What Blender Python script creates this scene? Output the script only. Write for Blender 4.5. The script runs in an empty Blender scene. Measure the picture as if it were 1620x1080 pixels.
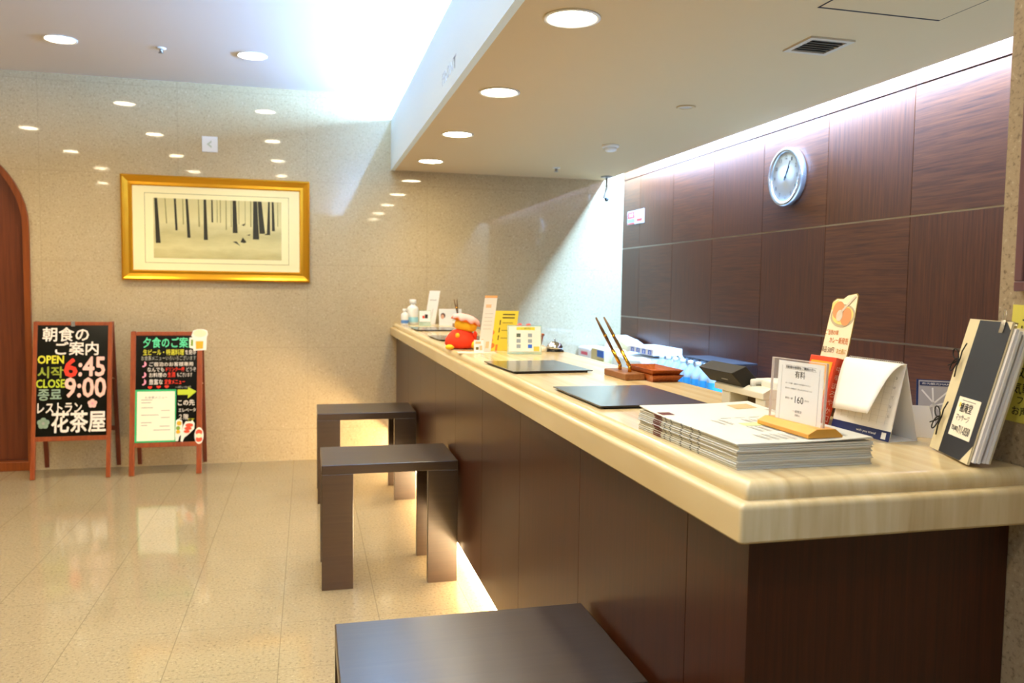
import bpy, bmesh, math, random
from mathutils import Matrix, Vector
random.seed(7)
S = bpy.context.scene
COL = S.collection
PI = math.pi

# ---------------------------------------------------------------- camera
cam = bpy.data.cameras.new('camera')
cam.sensor_width = 36.0
cam.lens = 1286.0 / 1620.0 * 36.0
cam.clip_start = 0.02
camo = bpy.data.objects.new('camera', cam)
COL.objects.link(camo)
Rr = Vector((0.9698353, -0.2433996, 0.0132706))
Rd = Vector((-0.0032366, -0.0672940, -0.9977279))
Rf = Vector((0.2437396, 0.9675888, -0.0660519))
m = Matrix.Identity(4)
for i in range(3):
    m[i][0] = Rr[i]; m[i][1] = -Rd[i]; m[i][2] = -Rf[i]
m[2][3] = 1.33
camo.matrix_world = m
cam.dof.use_dof = True
cam.dof.focus_distance = 2.0
cam.dof.aperture_fstop = 5.0
S.camera = camo

# ---------------------------------------------------------------- light and view
S.view_settings.view_transform = 'Standard'
S.view_settings.look = 'None'
S.view_settings.exposure = 0.0
S.view_settings.gamma = 1.0
S.cycles.use_denoising = True
S.cycles.max_bounces = 8
S.cycles.diffuse_bounces = 5
S.cycles.glossy_bounces = 4
S.cycles.transmission_bounces = 8
S.cycles.transparent_max_bounces = 12
S.cycles.sample_clamp_indirect = 6.0
S.cycles.caustics_refractive = False
w = bpy.data.worlds.new('world'); S.world = w; w.use_nodes = True
w.node_tree.nodes['Background'].inputs[0].default_value = (1.0, 0.9, 0.75, 1)
w.node_tree.nodes['Background'].inputs[1].default_value = 0.15

WARM = (1.0, 0.80, 0.48)
COOL = (0.30, 0.55, 1.0)
P_DOWN = 46.0        # ceiling downlights
P_SOFF = 19.0        # soffit downlights
P_COVE = 620.0       # cool strip over the soffit edge
P_SLOT = 540.0       # cool strip above the wood panels
KICK_STR = 130.0      # warm strip under the counter

def area(name, loc, direction, sx, sy, power, color, spread=PI):
    l = bpy.data.lights.new(name, 'AREA'); l.shape = 'RECTANGLE'; l.size = sx; l.size_y = sy
    l.energy = power; l.color = color; l.spread = spread
    o = bpy.data.objects.new(name, l); COL.objects.link(o)
    z = -Vector(direction).normalized()          # area lights shine along local -Z
    y = Vector((0, 1, 0)); x = y.cross(z).normalized(); y = z.cross(x)
    mm = Matrix.Identity(4)
    for i in range(3):
        mm[i][0] = x[i]; mm[i][1] = y[i]; mm[i][2] = z[i]; mm[i][3] = loc[i]
    o.matrix_world = mm
    return o
area('cove_light', (0.76, 0.9, 2.600), (-0.86, 0, 0.5), 0.05, 10.8, P_COVE, COOL)
area('slot_light', (2.44, 3.75, 2.36), (0.35, 0, -0.94), 0.04, 5.0, P_SLOT, COOL)

# ---------------------------------------------------------------- materials
def lin(h):
    if isinstance(h, str):
        v = [int(h[i:i+2], 16) / 255 for i in (0, 2, 4)]
        return tuple((c / 12.92 if c <= 0.04045 else ((c + 0.055) / 1.055) ** 2.4) for c in v) + (1,)
    return tuple(h) + (1,)

_mats = {}
def M(name, color='cccccc', rough=0.5, metal=0.0, spec=0.5, emit=None, estr=0.0, coat=0.0, trans=0.0, ior=1.45, alpha=1.0):
    if name in _mats: return _mats[name]
    mt = bpy.data.materials.new(name); mt.use_nodes = True
    b = mt.node_tree.nodes['Principled BSDF']
    b.inputs['Base Color'].default_value = lin(color)
    b.inputs['Roughness'].default_value = rough
    b.inputs['Metallic'].default_value = metal
    b.inputs['Specular IOR Level'].default_value = spec
    b.inputs['Coat Weight'].default_value = coat
    b.inputs['Coat Roughness'].default_value = 0.22
    b.inputs['Transmission Weight'].default_value = trans
    b.inputs['IOR'].default_value = ior
    b.inputs['Alpha'].default_value = alpha
    if emit:
        b.inputs['Emission Color'].default_value = lin(emit)
        b.inputs['Emission Strength'].default_value = estr
    _mats[name] = mt
    return mt

class NT:
    def __init__(s, mat):
        s.t = mat.node_tree; s.n = s.t.nodes; s.l = s.t.links; s.b = s.n['Principled BSDF']
        s.co = s.n.new('ShaderNodeTexCoord').outputs['Object']
    def mapping(s, scale=(1, 1, 1), rot=(0, 0, 0), loc=(0, 0, 0)):
        n = s.n.new('ShaderNodeMapping'); n.inputs['Scale'].default_value = scale; n.inputs['Rotation'].default_value = rot
        n.inputs['Location'].default_value = loc
        s.l.new(s.co, n.inputs[0]); return n.outputs[0]
    def noise(s, vec, scale, detail=3, rough=0.6, dist=0.0):
        n = s.n.new('ShaderNodeTexNoise'); n.inputs['Scale'].default_value = scale; n.inputs['Detail'].default_value = detail
        n.inputs['Roughness'].default_value = rough; n.inputs['Distortion'].default_value = dist
        s.l.new(vec, n.inputs['Vector']); return n.outputs['Fac']
    def ramp(s, fac, stops):
        n = s.n.new('ShaderNodeValToRGB'); e = n.color_ramp.elements
        while len(e) < len(stops): e.new(0.5)
        for i, (p, c) in enumerate(stops):
            e[i].position = p; e[i].color = lin(c)
        s.l.new(fac, n.inputs[0]); return n.outputs[0]
    def mix(s, fac, a, b, mode='MIX'):
        n = s.n.new('ShaderNodeMix'); n.data_type = 'RGBA'; n.blend_type = mode
        for k, v in ((0, fac), (6, a), (7, b)):
            if hasattr(v, 'is_linked'): s.l.new(v, n.inputs[k])
            else: n.inputs[k].default_value = v
        return n.outputs[2]
    def math(s, op, a, b=0.0, c=0.0):
        n = s.n.new('ShaderNodeMath'); n.operation = op
        for k, v in ((0, a), (1, b), (2, c)):
            if hasattr(v, 'is_linked'): s.l.new(v, n.inputs[k])
            else: n.inputs[k].default_value = v
        return n.outputs[0]
    def xyz(s):
        n = s.n.new('ShaderNodeSeparateXYZ'); s.l.new(s.co, n.inputs[0]); return n.outputs
    def color(s, c): s.l.new(c, s.b.inputs['Base Color'])
    def bump(s, fac, strength=0.1, dist=0.002):
        n = s.n.new('ShaderNodeBump'); n.inputs['Strength'].default_value = strength; n.inputs['Distance'].default_value = dist
        s.l.new(fac, n.inputs['Height']); s.l.new(n.outputs[0], s.b.inputs['Normal'])
    def seam(s, v, period, off, wid):
        f = s.math('FRACT', s.math('DIVIDE', s.math('SUBTRACT', v, off), period))
        d = s.math('MULTIPLY', s.math('MINIMUM', f, s.math('SUBTRACT', 1.0, f)), period)
        return s.math('LESS_THAN', d, wid / 2)

def granite(name, base, dark, light, fine, rough, seams=None, spec=0.5):
    mt = M(name, base, rough, spec=spec); t = NT(mt); v = t.mapping()
    c = t.ramp(t.noise(v, fine, 4, 0.7), [(0.30, dark), (0.47, base), (0.60, base), (0.72, light)])
    c = t.mix(t.math('MULTIPLY', t.noise(v, 2.2, 2), 0.30), c, lin(light), 'MULTIPLY')
    if seams:
        x, y, z = t.xyz()
        msk = None
        for ax, per, off, wd, col in seams:
            q = t.seam((x, y, z)[ax], per, off, wd)
            msk = q if msk is None else t.math('MAXIMUM', msk, q)
        c = t.mix(t.math('MULTIPLY', msk, seams[0][4]), c, lin(dark))
    t.color(c)
    return mt

m_wall = granite('wall_stone', 'bfae8b', 'a2906e', 'dccfb0', 85, 0.035, [(0, 0.9, 0.0, 0.004, 0.5), (2, 0.62, 0.24, 0.004, 0.5)])
m_floor = granite('floor_stone', '9e9072', '726650', 'bfb294', 85, 0.08, [(0, 0.378, -0.103, 0.0030, 0.8), (1, 0.402, 2.844, 0.0020, 0.8)])
m_pier = granite('pier_stone', 'a8977c', '6f604b', 'cdbfa4', 110, 0.45)
m_ceil = M('ceiling_paint', 'd9d6d2', 0.85)
m_soff = M('soffit_paint', 'd4bb8e', 0.8)
m_fascia = M('fascia_cool_tint', 'e0ecea', 0.7)  # white paint, with the cool lamps' cyan cast put into the colour
m_lobby = M('lobby_wall_paint', 'cdb794', 0.8)
m_lobby_far = M('lobby_far_wall', '5e4e3c', 0.8)

def wood(name, c0, c1, axis, rough=0.35, scale=1.0, coat=0.0, spec=0.5):
    mt = M(name, c0, rough, coat=coat, spec=spec); t = NT(mt)
    sc = [55 * scale] * 3; sc[axis] = 1.6 * scale
    n1 = t.noise(t.mapping(sc), 1.0, 5, 0.65, 0.3)
    sc2 = [230 * scale] * 3; sc2[axis] = 5 * scale
    n2 = t.noise(t.mapping(sc2), 1.0, 2, 0.5)
    f = t.math('ADD', t.math('MULTIPLY', n1, 0.7), t.math('MULTIPLY', n2, 0.3))
    t.color(t.ramp(f, [(0.36, c0), (0.64, c1)]))
    return mt
m_ph = wood('panel_wood_horizontal', '3a1a0a', '603114', 1, 0.38, 2.0, spec=0.35)
m_pv = wood('panel_wood_vertical', '3b1b0a', '5b2d11', 2, 0.38, 2.0, spec=0.35)
m_cw = wood('counter_wood', '2f1308', '451f0d', 2, 0.30, 1.5)
m_door = wood('door_wood', '5a2a10', '74391a', 2, 0.4)
m_doorframe = wood('door_frame_wood', '70340f', '8a4618', 2, 0.35)
m_stool = wood('stool_wood', '2b1e14', '36281b', 0, 0.33, coat=0.35)
m_board = wood('board_frame_wood', '7a3512', '9a4a1c', 2, 0.4)
m_boardback = wood('board_leg_wood', '58240e', '733316', 2, 0.45)
m_gap = M('joint_dark', '140a06', 0.7)
m_strip = M('joint_metal', 'a8a29a', 0.35, 0.85)

def stone_top():
    mt = M('cream_marble', 'e0cda4', 0.16); t = NT(mt)
    n1 = t.noise(t.mapping((13, 0.40, 1.6)), 1.0, 4, 0.6, 0.35)
    n2 = t.noise(t.mapping((48, 1.0, 4)), 1.0, 3, 0.6, 0.2)
    f = t.math('ADD', t.math('MULTIPLY', n1, 0.65), t.math('MULTIPLY', n2, 0.35))
    t.color(t.ramp(f, [(0.30, 'a98a58'), (0.42, 'cbb280'), (0.54, 'd8c292'), (0.68, 'e4d3aa')]))
    return mt
m_top = stone_top()

white = M('white_plastic', 'ececE6'.lower(), 0.35)
paper = M('white_paper', 'f2f0ea', 0.7)
paper2 = M('newsprint', 'cfccbc', 0.85)
ink = M('black_ink', '1c1a18', 0.7)
grey_ink = M('grey_ink', '8a8780', 0.8)
red_ink = M('red_ink', 'd8331f', 0.6)
blue_ink = M('blue_ink', '2a66c8', 0.6)
navy = M('navy_card', '16275a', 0.5)
steel = M('polished_steel', 'd8d8d6', 0.12, 1.0)
brass = M('brass', 'd6a032', 0.22, 1.0)
blackp = M('black_plastic', '1a1917', 0.4)
leather = M('desk_mat_leather', '2b2322', 0.16, coat=0.4)
acrylic = M('clear_acrylic', 'f2ece4', 0.05, alpha=0.16)
green_edge = M('green_glass', 'bfe0c8', 0.06, alpha=0.38)

# ---------------------------------------------------------------- geometry helpers
class MB:
    """collects shapes into one mesh; T is the transform put on whatever is added next"""
    def __init__(s, T=None):
        s.v = []; s.f = []; s.mi = []; s.sm = []; s.T = T or Matrix.Identity(4)
    def _add(s, vs, fs, mi, smooth=False):
        b = len(s.v)
        s.v += [tuple(s.T @ Vector(p)) for p in vs]
        s.f += [tuple(b + i for i in f) for f in fs]
        s.mi += [mi] * len(fs); s.sm += [smooth] * len(fs)
        return s
    def bm(s, bm, mi, smooth=False):
        bm.verts.index_update()
        return s._add([v.co[:] for v in bm.verts], [[v.index for v in f.verts] for f in bm.faces], mi, smooth)
    def box(s, x0, x1, y0, y1, z0, z1, mi=0, bev=0.0, seg=2):
        b = bmesh.new()
        vs = [b.verts.new((x, y, z)) for x in (x0, x1) for y in (y0, y1) for z in (z0, z1)]
        for q in ((0, 1, 3, 2), (4, 6, 7, 5), (0, 4, 5, 1), (2, 3, 7, 6), (0, 2, 6, 4), (1, 5, 7, 3)):
            b.faces.new([vs[i] for i in q])
        if bev > 0:
            bmesh.ops.bevel(b, geom=b.edges[:], offset=bev, segments=seg, profile=0.5, affect='EDGES')
        bmesh.ops.recalc_face_normals(b, faces=b.faces[:])
        s.bm(b, mi); b.free(); return s
    def prism(s, poly, axis, a0, a1, mi=0, bev=0.0):
        """poly: 2-D outline in the two other axes (cyclic order after axis); extruded from a0 to a1"""
        b = bmesh.new()
        def pt(p, a):
            return {0: (a, p[0], p[1]), 1: (p[0], a, p[1]), 2: (p[0], p[1], a)}[axis]
        A = [b.verts.new(pt(p, a0)) for p in poly]; B = [b.verts.new(pt(p, a1)) for p in poly]
        b.faces.new(A); b.faces.new(B[::-1]); n = len(poly)
        for i in range(n): b.faces.new((A[i], B[i], B[(i + 1) % n], A[(i + 1) % n]))
        if bev > 0:
            bmesh.ops.bevel(b, geom=b.edges[:], offset=bev, segments=2, profile=0.5, affect='EDGES')
        bmesh.ops.recalc_face_normals(b, faces=b.faces[:])
        s.bm(b, mi); b.free(); return s
    def lathe(s, prof, c=(0, 0, 0), n=32, mi=0, smooth=True, sx=1.0, sy=1.0, cap=True):
        vs = []; fs = []
        for r, z in prof:
            for k in range(n):
                a = 2 * PI * k / n
                vs.append((c[0] + r * sx * math.cos(a), c[1] + r * sy * math.sin(a), c[2] + z))
        for i in range(len(prof) - 1):
            for k in range(n):
                fs.append((i * n + k, i * n + (k + 1) % n, (i + 1) * n + (k + 1) % n, (i + 1) * n + k))
        if cap:
            fs.append(tuple(range(n))[::-1]); fs.append(tuple((len(prof) - 1) * n + k for k in range(n)))
        return s._add(vs, fs, mi, smooth)
    def tube(s, pts, r, n=8, mi=0, smooth=True):
        vs = []; fs = []; P = [Vector(p) for p in pts]
        rs = r if isinstance(r, (list, tuple)) else [r] * len(P)
        prev = None
        for i, p in enumerate(P):
            d = (P[min(i + 1, len(P) - 1)] - P[max(i - 1, 0)]).normalized()
            a = Vector((0, 0, 1)) if abs(d.z) < 0.9 else Vector((1, 0, 0))
            u = (prev - d * prev.dot(d)).normalized() if prev is not None else d.cross(a).normalized()
            prev = u
            q = d.cross(u)
            for k in range(n):
                t = 2 * PI * k / n
                vs.append(tuple(p + (u * math.cos(t) + q * math.sin(t)) * rs[i]))
        for i in range(len(P) - 1):
            for k in range(n):
                fs.append((i * n + k, i * n + (k + 1) % n, (i + 1) * n + (k + 1) % n, (i + 1) * n + k))
        fs.append(tuple(range(n))[::-1]); fs.append(tuple((len(P) - 1) * n + k for k in range(n)))
        return s._add(vs, fs, mi, smooth)
    def ball(s, c, rx, ry, rz, mi=0, n=20):
        pr = [(max(math.sin(PI * i / 12), 0.001), -math.cos(PI * i / 12)) for i in range(13)]
        T0 = s.T; s.T = T0 @ Matrix.Translation(c) @ Matrix.Diagonal((rx, ry, rz, 1))
        s.lathe(pr, n=n, mi=mi, cap=False); s.T = T0
        return s
    def poly(s, pts, mi=0):
        return s._add(pts, [tuple(range(len(pts)))], mi)
    def text(s, body, mi, x0, y0, x1=None, y1=None, size=None, off=0.0, z=0.0, flipx=False):
        """glyph outlines on the local XY plane of T, fitted to the box x0..x1, y0..y1"""
        c = bpy.data.curves.new('t', 'FONT'); c.body = body; c.resolution_u = 2
        o = bpy.data.objects.new('t', c); me = o.to_mesh()
        vs = [v.co.copy() for v in me.vertices]; fs = [tuple(p.vertices) for p in me.polygons]
        if vs:
            ax, bx = min(v.x for v in vs), max(v.x for v in vs); ay, by = min(v.y for v in vs), max(v.y for v in vs)
            if size is not None:
                kx = ky = size; ax = 0; ay = 0
            else:
                ky = (y1 - y0) / max(by - ay, 1e-6); kx = (x1 - x0) / max(bx - ax, 1e-6) if x1 is not None else ky
            d = off * 0.6
            for i, (ox, oy) in enumerate([(0, 0)] if d <= 0 else [(0, 0), (d, 0), (-d, 0), (0, d), (0, -d), (d * .7, d * .7), (-d * .7, d * .7), (d * .7, -d * .7), (-d * .7, -d * .7)]):
                s._add([(x0 + (v.x - ax + ox) * kx, y0 + (v.y - ay + oy) * ky, z + 0.00002 * i) for v in vs], fs, mi)
        o.to_mesh_clear(); bpy.data.objects.remove(o); bpy.data.curves.remove(c)
        return s
    def build(s, name, mats, parent=None, loc=(0, 0, 0), rotz=0.0):
        me = bpy.data.meshes.new(name); me.from_pydata(s.v, [], s.f)
        for mt in (mats if isinstance(mats, (list, tuple)) else [mats]): me.materials.append(mt)
        me.polygons.foreach_set('material_index', s.mi); me.polygons.foreach_set('use_smooth', s.sm)
        me.update()
        o = bpy.data.objects.new(name, me); COL.objects.link(o)
        o.location = loc; o.rotation_euler = (0, 0, rotz)
        if parent: o.parent = parent
        return o

def plane(origin, u, v):
    """matrix whose local X, Y are the directions u, v and whose Z is the normal"""
    u = Vector(u).normalized(); v = Vector(v).normalized(); n = u.cross(v)
    mm = Matrix.Identity(4)
    for i in range(3):
        mm[i][0] = u[i]; mm[i][1] = v[i]; mm[i][2] = n[i]; mm[i][3] = origin[i]
    return mm

def tag(o, label, cat, group=None):
    o['label'] = label; o['category'] = cat
    if group: o['group'] = group
    return o
def thing(name, label, cat, loc=(0, 0, 0), rotz=0.0, group=None):
    o = bpy.data.objects.new(name, None); COL.objects.link(o)
    o.location = loc; o.rotation_euler = (0, 0, rotz); o.empty_display_size = 0.1
    return tag(o, label, cat, group)
def struct(name, mb, mats):
    o = mb.build(name, mats); o['kind'] = 'structure'; return o
def dup(root, loc, rotz, label, group=None):
    r = root.copy(); COL.objects.link(r); r.location = loc; r.rotation_euler = (0, 0, rotz); r['label'] = label
    if group: r['group'] = group
    for ch in list(root.children):
        c = ch.copy(); COL.objects.link(c); c.parent = r
        for g in ch.children:
            d = g.copy(); COL.objects.link(d); d.parent = c
    return r

# ================================================================ THE SETTING
YB, XR, ZC, ZS, XS = 6.32, 2.52, 2.765, 2.212, 0.62
YN, XL = -5.0, -5.5
struct('floor', MB().box(XL - .1, XR + .3, YN - .1, YB + .3, -0.1, 0.0), m_floor)

# back wall, one sheet of polished granite with an arched opening at the left
cx, cz, ar = -2.486, 1.70, 0.614
wl = [(XL, 0), (cx - ar, 0), (cx - ar, cz)] + [(cx - ar * math.cos(PI * i / 24), cz + ar * math.sin(PI * i / 24)) for i in range(1, 24)] + \
     [(cx + ar, cz), (cx + ar, 0), (XR + .2, 0), (XR + .2, 3.0), (XL, 3.0)]
b = MB(); b.prism(wl, 1, YB, YB + 0.14)
struct('wall_back', b, m_wall)
# door: arched frame, leaf and sill
def arch(r0, r1):
    o = [(cx - r1, 0), (cx - r1, cz)] + [(cx - r1 * math.cos(PI * i / 24), cz + r1 * math.sin(PI * i / 24)) for i in range(1, 24)] + [(cx + r1, cz), (cx + r1, 0)]
    i_ = [(cx + r0, 0), (cx + r0, cz)] + [(cx + r0 * math.cos(PI * i / 24), cz + r0 * math.sin(PI * i / 24)) for i in range(1, 24)] + [(cx - r0, cz), (cx - r0, 0)]
    return o + i_
fr = struct('door_1', MB().prism(arch(ar - 0.035, ar + 0.004), 1, YB - 0.022, YB + 0.13), m_doorframe)
lf = [(cx - ar + .03, 0.07), (cx - ar + .03, cz)] + [(cx - (ar - .03) * math.cos(PI * i / 24), cz + (ar - .03) * math.sin(PI * i / 24)) for i in range(1, 24)] + [(cx + ar - .03, cz), (cx + ar - .03, 0.07)]
MB().prism(lf, 1, YB + 0.05, YB + 0.09).box(cx - 0.004, cx + 0.004, YB + 0.047, YB + 0.05, 0.07, 2.27, 1).build('door_leaf', [m_door, m_gap], fr)
MB().box(cx - ar + .03, cx + ar - .03, YB - 0.02, YB + 0.12, 0.0, 0.065, 0, 0.004).build('door_sill', m_doorframe, fr)

# right wall: dark wood panels, grain alternating, metal strips in the level joints
b = MB().box(XR + 0.012, XR + 0.15, 0.9, YB, 0, 3.0, 2)
ys = [0.94 + 0.0] + [2.42 - 0.595 * k for k in (2, 1, 0)][0:0]
edges = [YB, 5.965, 5.372, 4.780, 4.190, 3.600, 3.008, 2.415, 1.822, 1.229, 0.9]
rows = [0.0, 0.555, 1.108, 1.660, 2.212, 2.76]
for i in range(len(edges) - 1):
    for j in range(len(rows) - 1):
        b.box(XR, XR + 0.013, edges[i + 1] + 0.002, edges[i] - 0.002, rows[j] + 0.004, rows[j + 1] - 0.004, (i + j) % 2)
for z in rows[1:4]:
    b.box(XR + 0.004, XR + 0.013, 0.9, YB, z - 0.005, z + 0.005, 3)
struct('wall_right', b, [m_pv, m_ph, m_gap, m_strip])

# stone pier at the near end of the counter
struct('wall_pier', MB().box(1.165, XR + .2, YN, 1.165, 0, ZS + 0.03), m_pier)
struct('wall_left', MB().box(XL - .1, XL, YN, YB, 0, 3.0), m_lobby)
struct('wall_front', MB().box(XL, 1.165, YN - .1, YN, 0, 3.0), m_lobby_far)

# ceilings, fascia and the slot in front of the panels
b = MB().box(XL, XR + .2, YN, YB, ZC, ZC + 0.08)
b.box(XS + 0.03, 2.35, YN, YB, ZS, ZS + 0.06, 1)                # soffit
b.box(1.0, 1.04, YN, YB, ZS + 0.06, ZC)                     # back of the light trough
b.box(2.29, 2.349, YN, YB, ZS + 0.06, ZS + 0.30).box(2.29, XR + .1, YN, YB, ZS + 0.30, ZS + 0.34)
struct('ceiling', b, [m_ceil, m_soff])
struct('trim_1', MB().box(XS, XS + 0.03, YN, YB, ZS - 0.002, 2.592), m_fascia)

# fascia lettering
t = MB(plane((XS - 0.001, 3.872, 2.272), (0, -1, 0), (0, 0, 1)))
o = t.text('FRONT', 0, 0, 0, 0.37, 0.055, off=0.01).build('sign_lettering', M('letter_metal', 'b4b8b8', 0.4, 0.6))
md = o.modifiers.new('thick', 'SOLIDIFY'); md.thickness = 0.004
tag(o, 'grey FRONT sign lettering on the pale face of the dropped ceiling', 'sign')

# ---------------------------------------------------------------- ceiling fittings
lens_m = M('lamp_lens', 'fff4dc', 0.4, emit='ffedc8', estr=80.0)
trim_m = M('lamp_trim', 'f0ece2', 0.4)
def make_downlight(label, loc, r, power, group=None):
    t = thing('ceiling_downlight', label, 'ceiling light', loc, 0, group)
    MB().lathe([(r, 0.0), (r + 0.012, -0.001), (r + 0.012, -0.005), (r, -0.006), (r - 0.004, 0.0)], n=40).build('trim_ring', trim_m, t)
    MB().lathe([(r - 0.002, 0.0), (r - 0.002, -0.002), (0.001, -0.0025)], n=40).build('lens', lens_m, t)
    l = bpy.data.lights.new('downlight_lamp', 'SPOT'); l.energy = power; l.color = WARM
    l.spot_size = math.radians(125); l.spot_blend = 0.9; l.shadow_soft_size = 0.06
    lo = bpy.data.objects.new('downlight_lamp', l); COL.objects.link(lo); lo.parent = t; lo.location = (0, 0, -0.035)
    return t
d0 = make_downlight('round ceiling downlight above the left chalkboard, on the high ceiling', (-1.42, 5.44, ZC), 0.082, P_DOWN)
dup(d0, (-0.336, 5.47, ZC), 0, 'round downlight on the high ceiling nearest the bright cool cove')
off_lab = 'round warm downlight of the lobby ceiling grid, out of view, most mirrored in the stone wall, the nearest pair added for warm light'
for X, Y in [(-2.525, 5.44), (-2.53, 4.03), (-2.52, 2.66), (-1.43, 4.06), (-1.43, 2.71), (-0.335, 4.03), (-0.33, 2.70), (-1.41, 1.39), (-0.33, 1.36),
             (-2.52, 1.3), (-2.87, -0.34), (-0.33, 0.03), (-1.41, 0.03), (-3.6, 4.0), (-3.6, 2.0)]:  # nearest pair carries the grid on unseen, added to warm the near counter end
    dup(d0, (X, Y, ZC), 0, off_lab, 'lobby downlights mirrored in the wall')
s0 = make_downlight('largest soffit downlight, nearest the camera above the counter', (0.841, 2.593, ZS), 0.082, P_SOFF)
for Y, lab in [(3.648, 'second soffit downlight in the row over the counter, beside the front lettering'),
               (4.706, 'third soffit downlight in the row, next after the one beside the lettering'),
               (5.765, 'farthest soffit downlight, closest to the stone wall')]:
    dup(s0, (0.844, Y, ZS), 0, lab)
for Y in (1.68,):
    dup(s0, (0.844, Y, ZS), 0, 'soffit downlight above the near end of the counter, seen only mirrored in the wall')

def sprinkler(loc, label):
    t = thing('sprinkler_head', label, 'sprinkler', loc)
    MB().lathe([(0.028, 0), (0.030, -0.004), (0.012, -0.008)], n=20).build('escutcheon', white, t)
    MB().lathe([(0.010, -0.006), (0.010, -0.022), (0.005, -0.026)], n=14).lathe([(0.016, -0.028), (0.016, -0.031)], n=16).build('nozzle', M('sprinkler_metal', '9a9a98', 0.3, 0.8), t)
sprinkler((-0.865, 5.46, ZC), 'tiny sprinkler head between the two downlights on the high ceiling')
sprinkler((1.771, 5.77, ZS), 'tiny sprinkler head on the low ceiling near the security camera')
t = thing('smoke_detector', 'small white round smoke detector on the low ceiling behind the counter', 'smoke detector', (1.81, 4.77, ZS))
MB().lathe([(0.052, 0), (0.052, -0.012), (0.046, -0.016)], n=28).build('base', white, t)
MB().lathe([(0.040, -0.016), (0.036, -0.034), (0.020, -0.040), (0.001, -0.041)], n=28).build('sensor_cap', white, t)
t = thing('ceiling_speaker', 'faint flush ring fitting in the low ceiling between smoke detector and vent', 'ceiling fitting', (1.775, 3.67, ZS))
MB().lathe([(0.030, -0.001), (0.046, -0.001), (0.046, -0.005), (0.034, -0.006), (0.030, -0.001)], n=28, cap=False).build('ring', m_soff, t)
MB().lathe([(0.031, -0.0005), (0.031, -0.002), (0.001, -0.002)], n=24).build('cover', M('cover_grey', 'c2b8a8', 0.6), t)
t = thing('air_vent', 'square louvred air vent in the low ceiling', 'air vent', (1.78, 2.625, ZS))
b = MB()
for a in (0, 1, 2, 3):
    b.T = Matrix.Rotation(a * PI / 2, 4, 'Z'); b.box(-0.088, 0.068, 0.068, 0.088, -0.007, 0.0)
b.build('frame', M('vent_frame', 'c9bda6', 0.5), t)
MB().box(-0.07, 0.07, -0.07, 0.07, -0.0015, -0.0005).build('backing', M('vent_dark', '3a342c', 0.8), t)
for k in range(6):
    s_ = MB(Matrix.Translation((0, -0.058 + k * 0.0232, -0.003)) @ Matrix.Rotation(0.6, 4, 'X')).box(-0.07, 0.07, -0.0075, 0.0075, -0.0008, 0.0008)
    s_.build('slat', M('vent_slat', '8d8473', 0.5), t)
t = thing('access_panel', 'square access hatch with dark seam in the low ceiling at top right', 'access panel', (1.765, 2.06, ZS))
MB().box(-0.224, 0.224, -0.224, 0.226, -0.0012, -0.0003).build('seam', m_gap, t)
MB().box(-0.219, 0.219, -0.219, 0.214, -0.0018, -0.0010).build('hatch', m_soff, t)
t = thing('security_camera', 'white security camera hanging from the edge of the low ceiling in the far corner', 'camera', (2.285, 6.09, ZS))
MB().lathe([(0.048, 0), (0.048, -0.008), (0.012, -0.012)], n=24).build('mount_plate', M('mount_grey', '8f8a80', 0.4), t)
MB().lathe([(0.010, -0.01), (0.010, -0.085)], n=12).build('stem', M('mount_grey'), t)
MB(Matrix.Translation((0, -0.01, -0.145)) @ Matrix.Rotation(0.25, 4, 'Y')).lathe([(0.010, 0.06), (0.026, 0.05), (0.026, -0.03), (0.020, -0.035)], n=20).build('body', white, t)
MB().ball((-0.010, -0.035, -0.185), 0.017, 0.017, 0.017).tube([(-0.01, -0.035, -0.185), (-0.016, -0.052, -0.192)], 0.012).build('lens', blackp, t)

# ---------------------------------------------------------------- on the walls
t = thing('framed_painting', 'wide gold framed forest picture with cream mount on the stone wall', 'picture', (-0.631, YB, 1.722))
W, H = 0.648, 0.373
prof = [(0.0, 0.0), (0.0, 0.030), (0.012, 0.038), (0.026, 0.030), (0.048, 0.022), (0.066, 0.024), (0.074, 0.014), (0.074, 0.0)]
b = MB(); ring = []
for (sx, sz) in ((-1, -1), (1, -1), (1, 1), (-1, 1)):
    ring.append([(sx * (W - d), -h, sz * (H - d)) for d, h in prof])
n = len(prof)
vs = [p for r in ring for p in r]; fs = []
for c in range(4):
    for k in range(n - 1):
        fs.append((c * n + k, ((c + 1) % 4) * n + k, ((c + 1) % 4) * n + k + 1, c * n + k + 1))
b._add(vs, fs, 0)
b.build('frame', M('gold_leaf', 'd2951f', 0.30, 0.75), t)
MB().box(-W + .07, W - .07, -0.012, -0.002, -H + .07, H - .07).build('mount', M('cream_mount', 'f6ecb8', 0.6), t)
b = MB()
lw = 0.003; x0, x1, z0, z1 = -0.495, 0.498, -0.248, 0.250
for q in ((x0, x1, z0, z0 + lw), (x0, x1, z1 - lw, z1), (x0, x0 + lw, z0, z1), (x1 - lw, x1, z0, z1)):
    b.box(q[0], q[1], -0.0128, -0.0118, q[2], q[3])
b.build('mount_line', M('olive_line', '8c8a4a', 0.7), t)
ma = M('art_ground', 'c9bd7c', 0.6); q = NT(ma)
zz = q.xyz()[2]
gr = q.ramp(q.math('ADD', q.math('MULTIPLY', q.math('ADD', zz, 0.21), 2.2), q.math('MULTIPLY', q.noise(q.mapping((3, 1, 9)), 1.6, 4), 0.35)),
            [(0.1, 'b3a468'), (0.35, 'd4c98c'), (0.55, 'bdb27a'), (0.75, 'd9cf96'), (1.0, 'cfc48a')])
q.color(gr)
ax0, az0, aw, ah = -0.437, -0.213, 0.882, 0.428
b = MB(); b.box(ax0, ax0 + aw, -0.0130, -0.0125, az0, az0 + ah, 0)
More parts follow.
